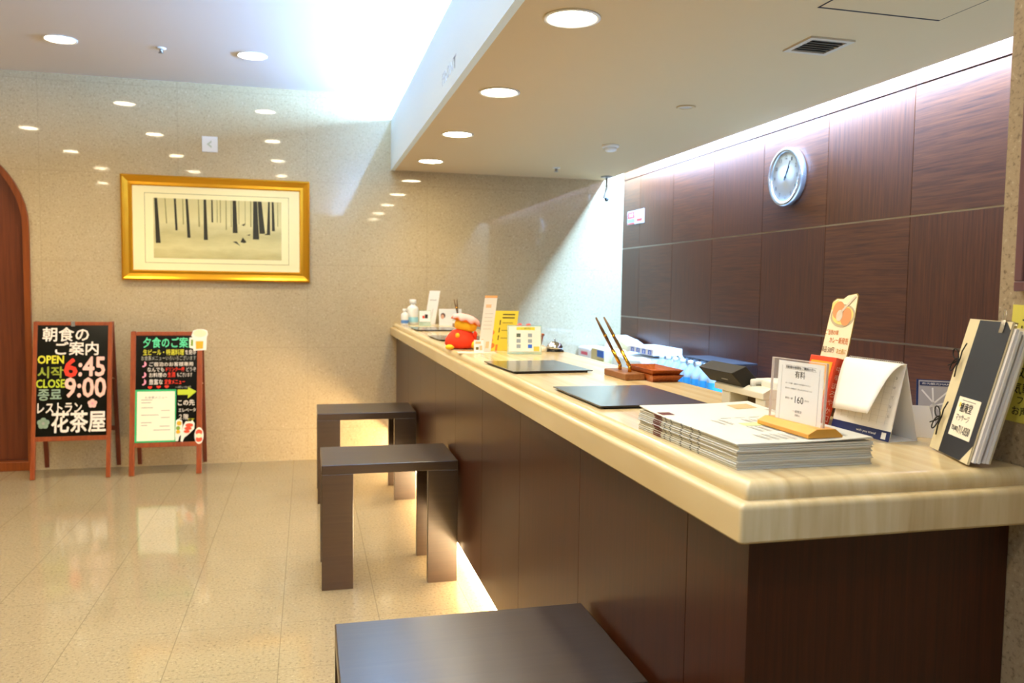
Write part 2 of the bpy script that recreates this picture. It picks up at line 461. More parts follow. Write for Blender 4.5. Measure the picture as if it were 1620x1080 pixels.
def trunk(s0, s1, tb, wt, wb, mi=1, lean=0.0):
    xa = ax0 + aw * s0; xb = ax0 + aw * s1; zt = az0 + ah; zb = az0 + ah * (1 - tb)
    b.poly([(xa - wt, -0.0134, zt), (xb - wb, -0.0134, zb), (xb + wb, -0.0134, zb), (xa + wt, -0.0134, zt)], mi)
for s0, s1, tb, wt, wb, mi in [(.02, .035, .75, .010, .016, 1), (.09, .10, .42, .003, .004, 2), (.165, .175, .53, .007, .008, 1), (.225, .228, .43, .003, .004, 2),
                               (.255, .27, .65, .008, .011, 1), (.345, .35, .46, .003, .005, 2), (.395, .40, .68, .009, .014, 1), (.45, .452, .38, .005, .006, 1),
                               (.49, .49, .38, .002, .003, 2), (.515, .515, .38, .003, .003, 2), (.56, .56, .50, .003, .004, 2), (.60, .60, .45, .002, .003, 2),
                               (.625, .63, .55, .012, .017, 1), (.66, .66, .40, .002, .002, 2), (.71, .71, .42, .002, .002, 2), (.755, .755, .44, .004, .004, 2),
                               (.79, .795, .65, .014, .022, 1), (.825, .845, .55, .014, .020, 1), (.90, .895, .55, .006, .012, 1), (.93, .935, .50, .007, .011, 1), (.97, .97, .42, .002, .003, 2)]:
    trunk(s0, s1, tb, wt, wb, mi)
def rock(pts, mi=1):
    b.poly([(ax0 + aw * x, -0.0135, az0 + ah * (1 - y)) for x, y in pts], mi)
rock([(.61, .70), (.64, .69), (.67, .77), (.64, .73)]); rock([(.67, .70), (.69, .62), (.72, .70), (.70, .72)]); rock([(.68, .41), (.71, .38), (.70, .43)])
rock([(.72, .58), (.75, .56), (.745, .59)]); rock([(.86, .57), (.90, .52), (.91, .57)])
b.build('artwork', [ma, M('art_trunk', '2e2a17', 0.7), M('art_far_trunk', '8d8450', 0.7)], t)
MB().box(-W + .07, W - .07, -0.0005, 0.0, -H + .07, H - .07).build('backboard', m_board, t)

t = thing('wall_plate', 'small square white plate with a pale grey arrow on the stone wall above the picture', 'wall plate', (-0.682, YB, 2.335))
b = MB(plane((0, -0.0061, 0), (1, 0, 0), (0, 0, 1)))
b.poly([(-.022, 0, 0), (.012, .028, 0), (.012, .012, 0), (-.004, 0, 0), (.012, -.012, 0), (.012, -.028, 0)], 1)
b.T = Matrix.Identity(4); b.box(-0.054, 0.054, -0.006, 0, -0.056, 0.056, 0, 0.003)
b.build('plate', [M('plate_white', 'e9edf2', 0.3), M('arrow_grey', 'b9c6bd', 0.5)], t)

t = thing('wall_clock', 'round wall clock with silver rim on the dark wood panels', 'clock', (XR, 3.925, 1.942))
Tc = plane((0, 0, 0), (0, -1, 0), (0, 0, 1))          # local X runs to the viewer's right, Z out of the wall
b = MB(Tc); b.lathe([(0.150, 0.0), (0.156, 0.010), (0.156, 0.034), (0.148, 0.044), (0.136, 0.042), (0.130, 0.030), (0.130, 0.0)], n=48); b.build('rim', M('clock_rim', 'c9ced2', 0.18, 0.9), t)
b = MB(Tc); b.lathe([(0.131, 0.026), (0.131, 0.028), (0.001, 0.0281)], n=48)
for h in range(1, 13):
    a = PI / 2 - h * PI / 6; s = str(h); wdt = 0.010 * len(s)
    b.text(s, 1, 0.105 * math.cos(a) - wdt / 2, 0.105 * math.sin(a) - 0.010, 0.105 * math.cos(a) + wdt / 2, 0.105 * math.sin(a) + 0.010, off=0.015, z=0.029)
b.build('dial', [M('clock_face', 'e6ecec', 0.4), M('numeral_grey', '5b6468', 0.6)], t)
for nm, ln, wd, ang, zz in (('hour_hand', 0.062, 0.0045, 32.0, 0.031), ('minute_hand', 0.092, 0.003, 29.0, 0.033)):
    b = MB(Tc @ Matrix.Rotation(-math.radians(ang), 4, 'Z')); b.box(-wd, wd, -0.018, ln, zz, zz + 0.0012); b.build(nm, blackp, t)
MB(Tc).lathe([(0.006, 0.030), (0.006, 0.036)], n=14).build('hub', blackp, t)

t = thing('wall_notice', 'small red and white notice on the dark panels beside the corner', 'sign', (XR, 6.05, 1.90))
b = MB(plane((-0.003, 0.165, -0.05), (0, -1, 0), (0, 0, 1)))
for x0, x1, y0, y1, mi in ((.01, .15, .045, .095, 1), (.01, .15, .012, .038, 2), (.01, .15, .0, .008, 1), (.18, .31, .05, .085, 3), (.19, .30, .015, .035, 1)):
    b.box(x0, x1, y0, y1, -0.0005, 0.0008, mi)
b.text('禁煙', 0, .04, .055, .12, .085, off=.01, z=.0012)
b.T = Matrix.Identity(4); b.box(-0.003, 0, -0.165, 0.165, -0.053, 0.053, 0)
b.build('notice_sheet', [M('notice_white', 'dfe2ea', 0.5), M('notice_red', 'e0453f', 0.5), M('notice_blue', '8fb4d8', 0.5), M('notice_grey', 'c5cdd6', 0.5)], t)

# yellow hand-written sheet and framed notice on the pier, both cut by the frame's right edge
t = thing('handwritten_note', 'yellow hand-written paper sheet on the stone pier behind the leaning folder', 'note', (1.165, 1.02, 1.215))
Tp = plane((-0.0015, 0.121, -0.10), (0, -1, 0), (0, 0, 1)) @ Matrix.Rotation(-0.035, 4, 'Z')
b = MB(Tp); b.box(0, 0.24, 0, 0.198, -0.001, 0.0, 0)
for s, x, y, sz in (('ご宿泊の皆様へ', .016, .155, .028), ('まごころを', .020, .108, .019), ('致します', .012, .078, .023), ('気軽に', .010, .050, .022), ('フロントまで', .022, .032, .016), ('お声かけください', .014, .013, .017)):
    b.text(s, 1, x, y, size=sz, off=0.012, z=0.0006)
for y in (.128, .137): b.box(.02, .2, y, y + .004, 0.0002, 0.0006, 2)
b.build('sheet', [M('yellow_paper', 'dcd05a', 0.75), ink, M('green_pen', '3c9a3c', 0.7)], t)
t = thing('framed_notice', 'purple-brown framed notice on the stone pier at the right edge', 'picture', (1.165, 0.98, 1.50))
b = MB()
for q in ((-.142, .142, -.165, -.148), (-.142, .142, .148, .165), (-.142, -.125, -.148, .148), (.125, .142, -.148, .148)):
    b.box(-0.016, -0.0005, q[0], q[1], q[2], q[3], 0, 0.002)
b.build('frame', M('purple_wood', '6a4a4c', 0.4), t)
MB().box(-0.006, -0.0005, -.128, .128, -.151, .151).build('mount', M('pink_mount', 'e2c2a8', 0.6), t)
MB().box(-0.007, -0.006, -.11, .11, -.132, .132).build('print', M('print_grey', '9a958c', 0.6), t)

# ================================================================ COUNTER
Y0, XP = 1.118, 0.668
t = thing('reception_counter', 'long dark wood reception counter front under the cream stone top', 'reception counter', (XP, 3.7, 0))
def L(x): return x - XP
seams = [6.318, 5.54, 4.93, 4.325, 3.715, 3.115, 2.525, 1.928, 1.328, Y0]
b = MB()
for i in range(len(seams) - 1):
    b.box(0, 0.02, seams[i + 1] - 3.7 + (0.0012 if i < len(seams) - 2 else 0.0), seams[i] - 3.7 - 0.0012, 0.155, 0.952, 0)
b.box(0.003, 0.0195, Y0 - 3.7 + .03, 2.618, 0.156, 0.951, 1)
b.build('front_panel', [m_cw, m_gap], t)
MB().box(0.0202, 1.163 - XP, Y0 - 3.7, Y0 - 3.7 + 0.02, 0.0, 0.952, 0).build('end_panel', m_cw, t)
MB().box(0.13, 0.15, Y0 - 3.7 + 0.02, 2.618, 0.0, 0.30, 0).box(0.02, 0.13, Y0 - 3.7 + 0.02, 2.618, 0.255, 0.30, 0).build('kickboard', M('kick_cream', 'e8dcc4', 0.5), t)
MB().box(0.115, 0.129, Y0 - 3.7 + 0.03, 2.615, 0.02, 0.07, 0).build('light_strip', M('strip_glow', 'fff0d0', 0.4, emit='ffdcaa', estr=KICK_STR), t)
MB().box(0.40, 0.42, Y0 - 3.7 + 0.05, 2.618, 0.0, 0.952, 0).build('rear_panel', m_cw, t)

def slab(x0, y0, x1, y1, outline):
    """moulded edge swept round the near-left corner; outline = (inset, z) from the bottom outside to the top"""
    b = MB(); rc = 0.006; n = 6
    vs = []; fs = []
    rings = []
    for d, z in outline:
        path = [(x0 + d, y1)]
        r = rc + 0.0001
        for k in range(n + 1):
            a = PI + (PI / 2) * k / n
            path.append((x0 + d + r + r * math.cos(a), y0 + d + r + r * math.sin(a)))
        path.append((x1, y0 + d))
        rings.append([(px, py, z) for px, py in path])
    m_ = len(rings[0])
    for r in rings: vs += r
    for i in range(len(rings) - 1):
        for k in range(m_ - 1):
            fs.append((i * m_ + k, i * m_ + k + 1, (i + 1) * m_ + k + 1, (i + 1) * m_ + k))
    return b, vs, fs, m_, rings
prof = [(0.05, 0.953), (0.004, 0.953), (0.0, 0.957), (0.0, 1.004)]
prof += [(0.010 - 0.010 * math.cos(a), 1.004 + 0.010 * math.sin(a)) for a in (PI / 8, PI / 4, 3 * PI / 8, PI / 2)]
prof += [(0.020, 1.014), (0.019, 1.020)]
prof += [(0.019 + 0.019 * (1 - math.cos(a)), 1.023 + 0.019 * math.sin(a)) for a in (0, PI / 8, PI / 4, 3 * PI / 8, PI / 2)]
XI = 1.135
b, vs, fs, m_, rings = slab(0.62, 1.064, 1.30, YB - 0.001, prof)
b._add(vs, fs, 0, False)
# the flat top, L-shaped round the pier, and the rear edge
top = rings[-1]
ti = [(p[0], p[1], 1.042) for p in top]
xr = 1.163
b.v = []; b.f = []; b.mi = []; b.sm = []
def clipx(p): return (min(p[0], xr), p[1], p[2])
b._add([clipx(v) for v in vs], fs, 0, True)
b.poly([clipx(p) for p in ti] + [(xr, 1.168, 1.042), (1.30, 1.168, 1.042), (1.30, 1.64, 1.042), (XI, 1.72, 1.042), (XI, YB - .001, 1.042)], 0)
b._add([(XI, YB - .001, 1.042), (XI, 1.72, 1.042), (1.30, 1.64, 1.042), (1.30, 1.168, 1.042), (XI, YB - .001, .99), (XI, 1.72, .99), (1.30, 1.64, .99), (1.30, 1.168, .99)],
       [(0, 4, 5, 1), (1, 5, 6, 2), (2, 6, 7, 3)], 0)
b.poly([(0.66, YB - .001, 0.956), (0.66, 1.12, 0.956), (xr, 1.12, 0.956), (xr, YB - .001, 0.956)], 0)
o = b.build('countertop', m_top)
tag(o, 'cream veined stone countertop with stepped rounded edge', 'countertop')
bm_ = bmesh.new(); bm_.from_mesh(o.data); bmesh.ops.remove_doubles(bm_, verts=bm_.verts[:], dist=1e-5); bmesh.ops.recalc_face_normals(bm_, faces=bm_.faces[:]); bm_.to_mesh(o.data); bm_.free()
for p in o.data.polygons: p.use_smooth = len(p.vertices) == 4
md = o.modifiers.new('edges', 'EDGE_SPLIT'); md.split_angle = math.radians(40)
ZT = 1.042

# back counter behind, standing along the panels
t = thing('back_counter', 'low pale back counter along the wood panels, mostly hidden by the front desk', 'counter', (2.25, 4.2, 0))
MB().box(-0.27, 0.268, -2.9, 2.11, 0.565, 0.595, 0, 0.003).build('worktop', M('pale_laminate', 'd9d6cc', 0.4), t)
MB().box(-0.24, 0.262, -2.88, 2.10, 0.0, 0.565).build('body', m_cw, t)

# ================================================================ STOOLS
def make_stool(loc, label):
    t = thing('stool', label, 'stool', loc, 0, 'dark square stools at the counter')
    W_, D_, H_ = 0.598, 0.415, 0.553
    MB().box(0, W_, 0, D_, H_ - 0.042, H_, 0, 0.003).build('seat', m_stool, t)
    for x0 in (0, W_ - 0.135):
        for y0 in (0.0, D_ - 0.036):
            MB().box(x0, x0 + 0.135, y0, y0 + 0.036, 0.0, H_ - 0.042, 0, 0.002).build('leg', m_stool, t)
    for x0 in (0.03, W_ - 0.06):
        MB().box(x0, x0 + 0.03, 0.036, D_ - 0.036, H_ - 0.092, H_ - 0.042).build('rail', m_stool, t)
    return t
s0_ = make_stool((0.058, 1.452, 0), 'nearest dark wood stool, cut by the bottom of the photo')
dup(s0_, (0.056, 3.556, 0), 0, 'dark wood bench stool in the middle of the row, whole legs in view')
dup(s0_, (0.056, 5.010, 0), 0, 'farthest dark wood stool, closest to the stone wall')

# ================================================================ CHALKBOARDS
chalk = {k: M('chalk_' + k, c, 0.9) for k, c in dict(white='efe6dc', yellow='d8d23a', green='8f9a2e', sage='8aa088', red='ee3a22', pink='f4c2b4', emerald='5fd49a', grey='a9a79c', rose='f29ab0', lime='b8c832').items()}
CK = list(chalk)
m_slate = M('chalk_slate', '14130c', 0.16)
def board(name, label, loc, W_, Ltop, lean, back, v0, v1, sw):
    """A-board: front frame leaning back by lean, rear legs splayed back; plane coords u across, v up the slope"""
    t = thing(name, label, 'chalkboard', loc)
    ang = math.asin(lean / Ltop)
    Tf = Matrix.Rotation(-ang, 4, 'X') @ plane((0, 0, 0), (1, 0, 0), (0, 0, 1))     # local Z points to the viewer
    h = W_ / 2
    for s in (-1, 1):
        x = s * (h - sw / 2)
        MB(Tf).box(x - sw / 2, x + sw / 2, 0.002, Ltop, -0.02, 0.006, 0, 0.002).build('stile', m_board, t)
    MB(Tf).box(-h + sw, h - sw, v1, Ltop, -0.019, 0.005, 0, 0.002).build('top_rail', m_board, t)
    MB(Tf).box(-h + sw, h - sw, v0 - 0.032, v0, -0.019, 0.005, 0, 0.002).build('bottom_rail', m_board, t)
    zt = Ltop * math.cos(ang); Lb = math.hypot(zt, back)
    Tb = Matrix.Translation((0, lean + 0.022, zt)) @ Matrix.Rotation(math.atan2(back, zt), 4, 'X')
    for s in (-1, 1):
        x = s * (h - 0.012)
        MB(Tb).box(x - 0.014, x + 0.014, 0.0, 0.02, -Lb + 0.014, 0, 0, 0.002).build('rear_leg', m_boardback, t)
    MB(Tb).box(-h + .026, h - .026, 0.002, 0.018, -Lb * .74, -Lb * .71, 0).build('rear_rail', m_boardback, t)
    for s in (-1, 1):
        MB().tube([(s * (h - .008), lean * .65, zt * .64), (s * (h - .008), lean + back * .4, zt * .62)], 0.003).build('hinge_stay', M('stay_brass', 'c9b48a', 0.3, 0.8), t)
    return t, Tf
def writer(Tf, u0, u1, v0, v1):
    b = MB(Tf); b.box(u0, u1, v0, v1, -0.012, 0.0, 0)
    def wr(s, mi, x0, y0, x1, y1, off=0.02):     # fractions of the panel, y downwards
        b.text(s, CK.index(mi) + 1, u0 + (u1 - u0) * x0, v1 - (v1 - v0) * y1, u0 + (u1 - u0) * x1, v1 - (v1 - v0) * y0, off=off, z=0.0008)
    def P(x, y): return (u0 + (u1 - u0) * x, v1 - (v1 - v0) * y, 0.0009)
    return b, wr, P
def flower(b, P, x, y, r, mi, c2, asp):
    for k in range(5):
        a = PI / 2 + k * 2 * PI / 5
        cx_, cy_ = x + r * .55 * math.cos(a), y - r * .55 * asp * math.sin(a)
        b.poly([P(cx_ + r * .48 * math.cos(q * PI / 7), cy_ - r * .48 * asp * math.sin(q * PI / 7)) for q in range(14)], mi)
    z = [P(x + r * .25 * math.cos(q * PI / 6), y - r * .25 * asp * math.sin(q * PI / 6)) for q in range(12)]
    b.poly([(p[0], p[1], 0.0013) for p in z], c2)

# breakfast board
t, Tf = board('chalkboard_stand', 'taller left chalkboard stand with breakfast hours 6:45 and 9:00', (-1.560, 5.985, 0), 0.492, 1.068, 0.160, 0.150, 0.288, 1.043, 0.026)
b, wr, P = writer(Tf, -0.221, 0.221, 0.287, 1.044)
wr('朝食の', 'white', .075, .02, .72, .145, .03); wr('ご案内', 'white', .255, .15, .86, .27, .03)
wr('OPEN', 'yellow', .015, .275, .375, .345, .05); wr('시작', 'green', .02, .375, .37, .475, .04)
wr('CLOSE', 'lime', .0, .49, .395, .562, .04); wr('종료', 'sage', .03, .578, .35, .675, .04)
wr('6', 'red', .39, .305, .56, .465, .05); wr(':45', 'pink', .59, .290, .955, .46, .04); wr('9:00', 'pink', .40, .478, .975, .65, .04)
wr('レストラン', 'white', .025, .70, .64, .79, .03); wr('花茶屋', 'white', .225, .775, .98, .965, .035)
flower(b, P, .79, .71, .068, CK.index('pink') + 1, CK.index('rose') + 1, .585)
flower(b, P, .11, .88, .085, CK.index('sage') + 1, CK.index('grey') + 1, .585)
b.build('chalkboard', [m_slate] + [chalk[k] for k in CK], t)
MB(Tf).box(-0.012, 0.012, 1.035, 1.070, 0.005, 0.010, 0, 0.001).build('clip', steel, t)

# dinner board
t, Tf = board('chalkboard_stand', 'shorter right chalkboard stand with dinner menu sheet and green heading', (-0.962, 5.990, 0), 0.470, 1.000, 0.155, 0.145, 0.225, 0.972, 0.034)
u0, u1, v0, v1 = -0.202, 0.202, 0.224, 0.973
b, wr, P = writer(Tf, u0, u1, v0, v1)
wr('夕食のご案内', 'emerald', .12, .018, .98, .115, .03)
wr('生ビール・特選料理', 'yellow', .12, .13, .78, .185, .02); wr('を是非', 'white', .80, .135, .98, .18, .01)
wr('お食事メニューいろいろございます', 'grey', .09, .19, .98, .235, 0)
wr('♪', 'rose', .11, .245, .18, .295); wr('ご宿泊のお客様専用', 'white', .22, .25, .93, .29, .01)
wr('なんでも', 'white', .19, .30, .46, .34, .01); wr('ドリンク一杯', 'red', .49, .298, .79, .34, .02); wr('どうぞ', 'white', .82, .30, .98, .34, 0)
wr('♪', 'rose', .11, .345, .18, .395); wr('お料理の', 'white', .22, .35, .50, .392, .01); wr('生酒', 'red', .52, .345, .64, .392, .02); wr('もございます', 'white', .67, .35, .92, .39, 0)
wr('♪', 'rose', .11, .41, .18, .465); wr('豊富な', 'white', .22, .41, .44, .46, .01); wr('定食メニュー', 'red', .47, .412, .80, .46, .02); wr('一杯いかが', 'grey', .64, .475, .90, .50, 0)
wr('♥', 'red', .20, .475, .27, .50); wr('♥', 'red', .34, .472, .41, .497); wr('♥', 'red', .47, .470, .54, .495)
am = CK.index('lime') + 1
b.poly([P(.68, .535), P(.68, .510), P(.85, .510), P(.85, .485), P(.99, .53), P(.85, .595), P(.85, .56), P(.68, .56)], am)
wr('この先', 'white', .69, .605, .96, .66, .02); wr('エレベータ', 'white', .70, .685, .98, .72, .01); wr('２階', 'white', .71, .74, .86, .79, .01); wr('です', 'yellow', .84, .78, .96, .81, .0)
b.build('chalkboard', [m_slate] + [chalk[k] for k in CK], t)
def bx(b, x0, y0, x1, y1, z0, z1, mi): b.box(u0 + (u1 - u0) * x0, u0 + (u1 - u0) * x1, v1 - (v1 - v0) * y1, v1 - (v1 - v0) * y0, z0, z1, mi)
b = MB(Tf); bx(b, .0, .507, .66, .995, 0.0015, 0.0035, 0); bx(b, .035, .525, .64, .98, 0.0035, 0.0042, 1)
for y, x0, x1 in [(.60, .10, .28), (.625, .10, .26), (.672, .10, .29), (.70, .42, .56), (.74, .10, .38), (.765, .42, .56), (.81, .10, .27), (.835, .10, .20), (.845, .40, .56), (.88, .30, .57)]:
    bx(b, x0, y, x1, y + .005, 0.0042, 0.0046, 2)
b.text('お食事メニュー', 2, u0 + (u1 - u0) * .16, v1 - (v1 - v0) * .592, u0 + (u1 - u0) * .52, v1 - (v1 - v0) * .568, z=0.0047)
b.build('menu_sheet', [M('green_card', '2fae68', 0.5), M('sheet_cream', 'f6f2da', 0.6), grey_ink], t)['label'] = 'cream menu sheet on green card'
def sticker(name, polys, mats, label):
    b = MB(Tf)
    for i, (pts, mi) in enumerate(polys):
        z = 0.0065 + 0.0012 * i
        q = [P(x, y) for x, y in pts]
        # each layer is a thin slab of its own
        lo = [(p[0], p[1], z - 0.0012) for p in q]; hi = [(p[0], p[1], z) for p in q]; n_ = len(q)
        b._add(lo + hi, [tuple(range(n_, 2 * n_)), tuple(range(n_))[::-1]] + [(k, (k + 1) % n_, n_ + (k + 1) % n_, n_ + k) for k in range(n_)], mi)
    o = b.build(name, mats, t); o['label'] = label
def ell(x, y, rx, ry, n_=18): return [(x + rx * math.cos(2 * PI * k / n_), y + ry * math.sin(2 * PI * k / n_)) for k in range(n_)]
st = [M('sticker_white', 'f4efe2', 0.5), M('sticker_amber', 'f0a81c', 0.5), M('sticker_red', 'd8502c', 0.5), M('sticker_green', '7d9a34', 0.5), M('sticker_foam', 'f6e6bc', 0.5)]
sticker('beer_mug_sticker', [([(.92, .02), (.90, .005), (.93, -.045), (1.0, -.06), (1.10, -.06), (1.165, -.045), (1.175, -.01), (1.155, .02), (1.15, .14), (.94, .145), (.93, .125), (.875, .12), (.87, .02)], 0),
                             ([(.895, .04), (.93, .04), (.93, .10), (.895, .10)], 3), ([(.975, .055), (1.10, .055), (1.095, .125), (.98, .13)], 1), (ell(1.04, -.02, .11, .035), 4)], st, 'white sticker of a foaming beer mug')
sticker('skewer_sticker', [([(.66, .80), (.70, .785), (.76, .80), (.77, .84), (.755, .93), (.715, .95), (.70, .99), (.66, .99), (.65, .94)], 0), (ell(.715, .825, .04, .022), 1), (ell(.70, .87, .035, .02), 3), (ell(.70, .905, .035, .018), 1)], st, 'white sticker of a vegetable skewer')
sticker('skewer_sticker', [([(.82, .81), (.90, .81), (.93, .80), (.965, .83), (.96, .88), (.86, .935), (.80, .96), (.77, 1.0), (.74, .99), (.75, .92), (.78, .85)], 0), (ell(.88, .845, .065, .018), 2), (ell(.86, .875, .06, .016), 2), (ell(.84, .903, .05, .014), 2)], st, 'white sticker of a meat skewer')
sticker('lantern_sticker', [(ell(1.04, .945, .075, .078), 0), (ell(1.04, .915, .055, .028), 2), (ell(1.04, .978, .055, .026), 2), (ell(1.04, .945, .045, .022), 4)], st, 'white and orange lantern sticker')

# ================================================================ THINGS ON THE COUNTER
def mat_(loc, rz, w_, d_, label, grp='leather writing mats'):
    t = thing('desk_mat', label, 'desk mat', loc, rz, grp)
    MB().box(0, w_, 0, d_, 0.0, 0.005, 0, 0.0015).build('base', M('mat_base', '120f0e', 0.6), t)
    MB().box(-0.012, w_ + 0.018, -0.004, d_ + 0.004, 0.005, 0.0085, 0, 0.001).build('pad', leather, t)
    return t
a_ = mat_((0.690, 1.822, ZT), 0.0, 0.255, 0.38, 'near black desk mat on the counter beside the newspapers')
dup(a_, (0.680, 2.625, ZT), 0.05, 'black desk mat in front of the clear sign holder, second from the camera')
dup(a_, (0.690, 4.255, ZT), 0.03, 'black desk mat half hidden behind the plush toy')
dup(a_, (0.694, 5.225, ZT), 0.0, 'farthest black desk mat, in front of the bottles and photo card')

# newspapers, each one a folded paper
def paper_mesh(top):
    """folded sheet: rounded fold along local X=0, open edges opposite; 0.25 x 0.40 x 0.0034"""
    b = MB(); h = 0.0030; r = h / 2; n = 14
    def lift(y, x):    # gentle sag of the loose sheet, only on the topmost
        return (0.004 * max(0, (x - 0.12) / 0.13) ** 2 + 0.005 * (max(0, y - 0.25) / 0.15) ** 2) if top else 0.0
    prof_ = [(0.252, 0.0), (0.06, 0.0), (r, 0.0)] + [(r - r * math.sin(a), r - r * math.cos(a)) for a in (PI / 4, PI / 2, 3 * PI / 4)] + [(r, h), (0.06, h), (0.13, h), (0.19, h), (0.250, h), (0.250, h * .62), (0.242, h * .5), (0.252, h * .38)]
    ys_ = [0.4 * k / n for k in range(n + 1)]
    vs = [(x, y, z + lift(y, x)) for y in ys_ for x, z in prof_]; m2 = len(prof_); fs = []; mi = []
    for k in range(n):
        for i in range(m2):
            j = (i + 1) % m2
            fs.append((k * m2 + i, (k + 1) * m2 + i, (k + 1) * m2 + j, k * m2 + j))
    fs.append(tuple(range(m2))); fs.append(tuple(n * m2 + i for i in range(m2))[::-1])
    b._add(vs, fs, 0)
    # printing that wraps over the fold: dark bar, ruled columns
    b.box(-0.0006, 0.0008, 0.290, 0.325, 0.0006, h - 0.0006, 1)
    for y in (0.13, 0.16, 0.20, 0.245, 0.27): b.box(-0.0005, 0.0008, y, y + 0.005, 0.0006, h - 0.0006, 2)
    if top:
        z = h + 0.0006
        def q(x0, y0, x1, y1, mi):
            b._add([(x0, y0, z + lift(y0, x0)), (x1, y0, z + lift(y0, x1)), (x1, y1, z + lift(y1, x1)), (x0, y1, z + lift(y1, x0))], [(0, 1, 2, 3)], mi)
        for k in range(9): q(0.004 + .003 * k, 0.293, 0.006 + .003 * k, 0.323, 1)
        for k in range(10):                                   # columns of small type
            for j in range(3):
                x = 0.07 + 0.016 * k; y = 0.02 + 0.075 * j
                if (k * 3 + j) % 7 in (1, 4): continue
                q(x, y, x + 0.0018, y + 0.055, 2); q(x + .006, y + .004, x + 0.0072, y + 0.05, 2)
        q(0.105, 0.155, 0.165, 0.185, 3)                       # pale green box
        q(0.185, 0.33, 0.232, 0.375, 4); q(0.192, 0.337, 0.212, 0.368, 5); q(0.214, 0.337, 0.226, 0.36, 5)
        for k in range(4): q(0.10 + .03 * k, 0.24, 0.122 + .03 * k, 0.2425, 2)
        for k in range(6): q(0.235 + .002 * k, 0.20, 0.2358 + .002 * k, 0.31, 2)
    return b
news_m = [paper2, M('print_maroon', '6a2f28', 0.8), M('print_grey_lines', '6e6c62', 0.85), M('print_lime', 'c9d98a', 0.8), M('print_ochre', 'b9a070', 0.8), M('print_brown', '7d6a48', 0.8)]
NN = 12
base_me = None
for k in range(NN):
    top_ = k == NN - 1
    if top_ or base_me is None:
        o = paper_mesh(top_).build('folded_newspaper', news_m)
        if not top_: base_me = o
    else:
        o = base_me.copy(); COL.objects.link(o)
    j = random.uniform(-0.0025, 0.0025)
    o.location = (0.669 + j, 1.163 + random.uniform(-0.002, 0.002), ZT + 0.0036 * k + 0.0002)
    o.rotation_euler = (0, 0, random.uniform(-0.006, 0.006))
    tag(o, 'topmost folded newspaper with its printed front page, under the price sign' if top_ else
        ('bottom folded newspaper of the stack, lying on the counter' if k == 0 else 'folded newspaper in the middle of the stack, between top and bottom paper'), 'newspaper', 'stack of newspapers')
ZN = ZT + 0.0036 * NN + 0.001

# price sign standing on the newspapers
t = thing('sign_holder', 'clear acrylic sign with the price 160 in an orange wood base on the newspapers', 'sign', (0.805, 1.175, ZN), 0.0)
MB().prism([(0, 0), (0.066, 0), (0.066, 0.004), (0.052, 0.015), (0.016, 0.015), (0.0, 0.007)], 1, 0, 0.158, 0, 0.0008).build('base', M('orange_wood', 'd99a3a', 0.4), t)
Ts = plane((0.020, 0.152, 0.012), (0.10, -1, 0), (0.04, 0, 1))
MB(Ts).box(0, 0.143, 0, 0.112, -0.003, 0.001, 0, 0.0006).build('acrylic_panel', acrylic, t)
b = MB(Ts)
for q_ in ((0, .0014, 0, .112), (.1416, .143, 0, .112), (0, .143, .1106, .112)): b.box(q_[0], q_[1], q_[2], q_[3], -.0032, .0013)
b.build('acrylic_edge_glint', M('acrylic_edge_glint', 'f0e2d6', 0.2, alpha=0.65), t)  # pale strips along the rim, the bright edge glint put into the colour
b = MB(Ts); b.box(0.020, 0.138, 0.0, 0.108, 0.0012, 0.0016, 0)
x0_, x1_ = 0.030, 0.128
for q in ((.030, .0305, 0, .1), (.1275, .128, 0, .1), (.038, .120, .101, .1014), (.038, .120, .0945, .0949)): b.box(q[0], q[1], q[2], q[3], .0016, .0018, 2)
for s, x, y, x2, y2, mi in (('宅配便の新聞をご購読の方へ', .040, .0955, .118, .1002, 1), ('有料', .066, .080, .092, .0925, 1), ('お一人様一部までお持ち下さい', .042, .068, .108, .0705, 2), ('朝刊のご用意がございますのでどうぞ', .042, .059, .112, .0615, 2),
                            ('朝刊一部', .044, .041, .064, .0445, 2), ('160', .070, .036, .092, .048, 1), ('円です', .096, .041, .106, .044, 2), ('一部限定', .066, .019, .090, .0235, 2), ('支配人', .072, .013, .086, .0165, 2)):
    b.text(s, mi, x, y, x2, y2, z=.0019, off=0.005)
b.build('notice_paper', [paper, M('sign_ink', '55534f', 0.7), M('sign_ink_light', '9a9892', 0.8)], t)

# leaning red box and card
lean = math.radians(15.5)
t = thing('curry_box', 'red and orange packet leaning back beside the desk calendar', 'box', (1.051, 1.503, ZT), 0.0)
Tl = Matrix.Rotation(lean, 4, 'Y')
b = MB(Tl); b.box(0, 0.024, 0, 0.092, 0.0, 0.154, 0, 0.001)
b.T = Tl @ plane((0, 0.092, 0.0), (0, -1, 0), (0, 0, 1))
b.box(.008, .083, .01, .143, -0.0002, 0.0008, 1)
b.poly([(.05 + .030 * math.cos(k * PI / 9), .085 + .026 * math.sin(k * PI / 9), .0012) for k in range(18)], 2)
b.poly([(.05 + .022 * math.cos(k * PI / 9), .085 + .018 * math.sin(k * PI / 9), .0016) for k in range(18)], 3)
b.text('カレー', 4, .018, .028, .082, .05, z=.0016, off=.02)
b.T = Tl @ plane((0.0, -0.0004, 0.004), (1, 0, 0), (0, 0, 1))
for k, s in enumerate('中辛まろやか口'):
    b.text(s, 5, .006, .120 - .018 * k, .019, .133 - .018 * k, z=.0004)
b.build('packet', [M('packet_red', 'd3421c', 0.35), M('packet_orange', 'f0a024', 0.35), M('packet_plate', 'e8d8a8', 0.4), M('packet_brown', '9a5418', 0.4), M('packet_dark', '6a2410', 0.5), M('packet_pale', 'f0b89a', 0.5)], t)
# display stand that the packet and card lean on
MB(Tl).box(0.0245, 0.027, 0.03, 0.06, 0.0, 0.06).build('back_support', acrylic, t)

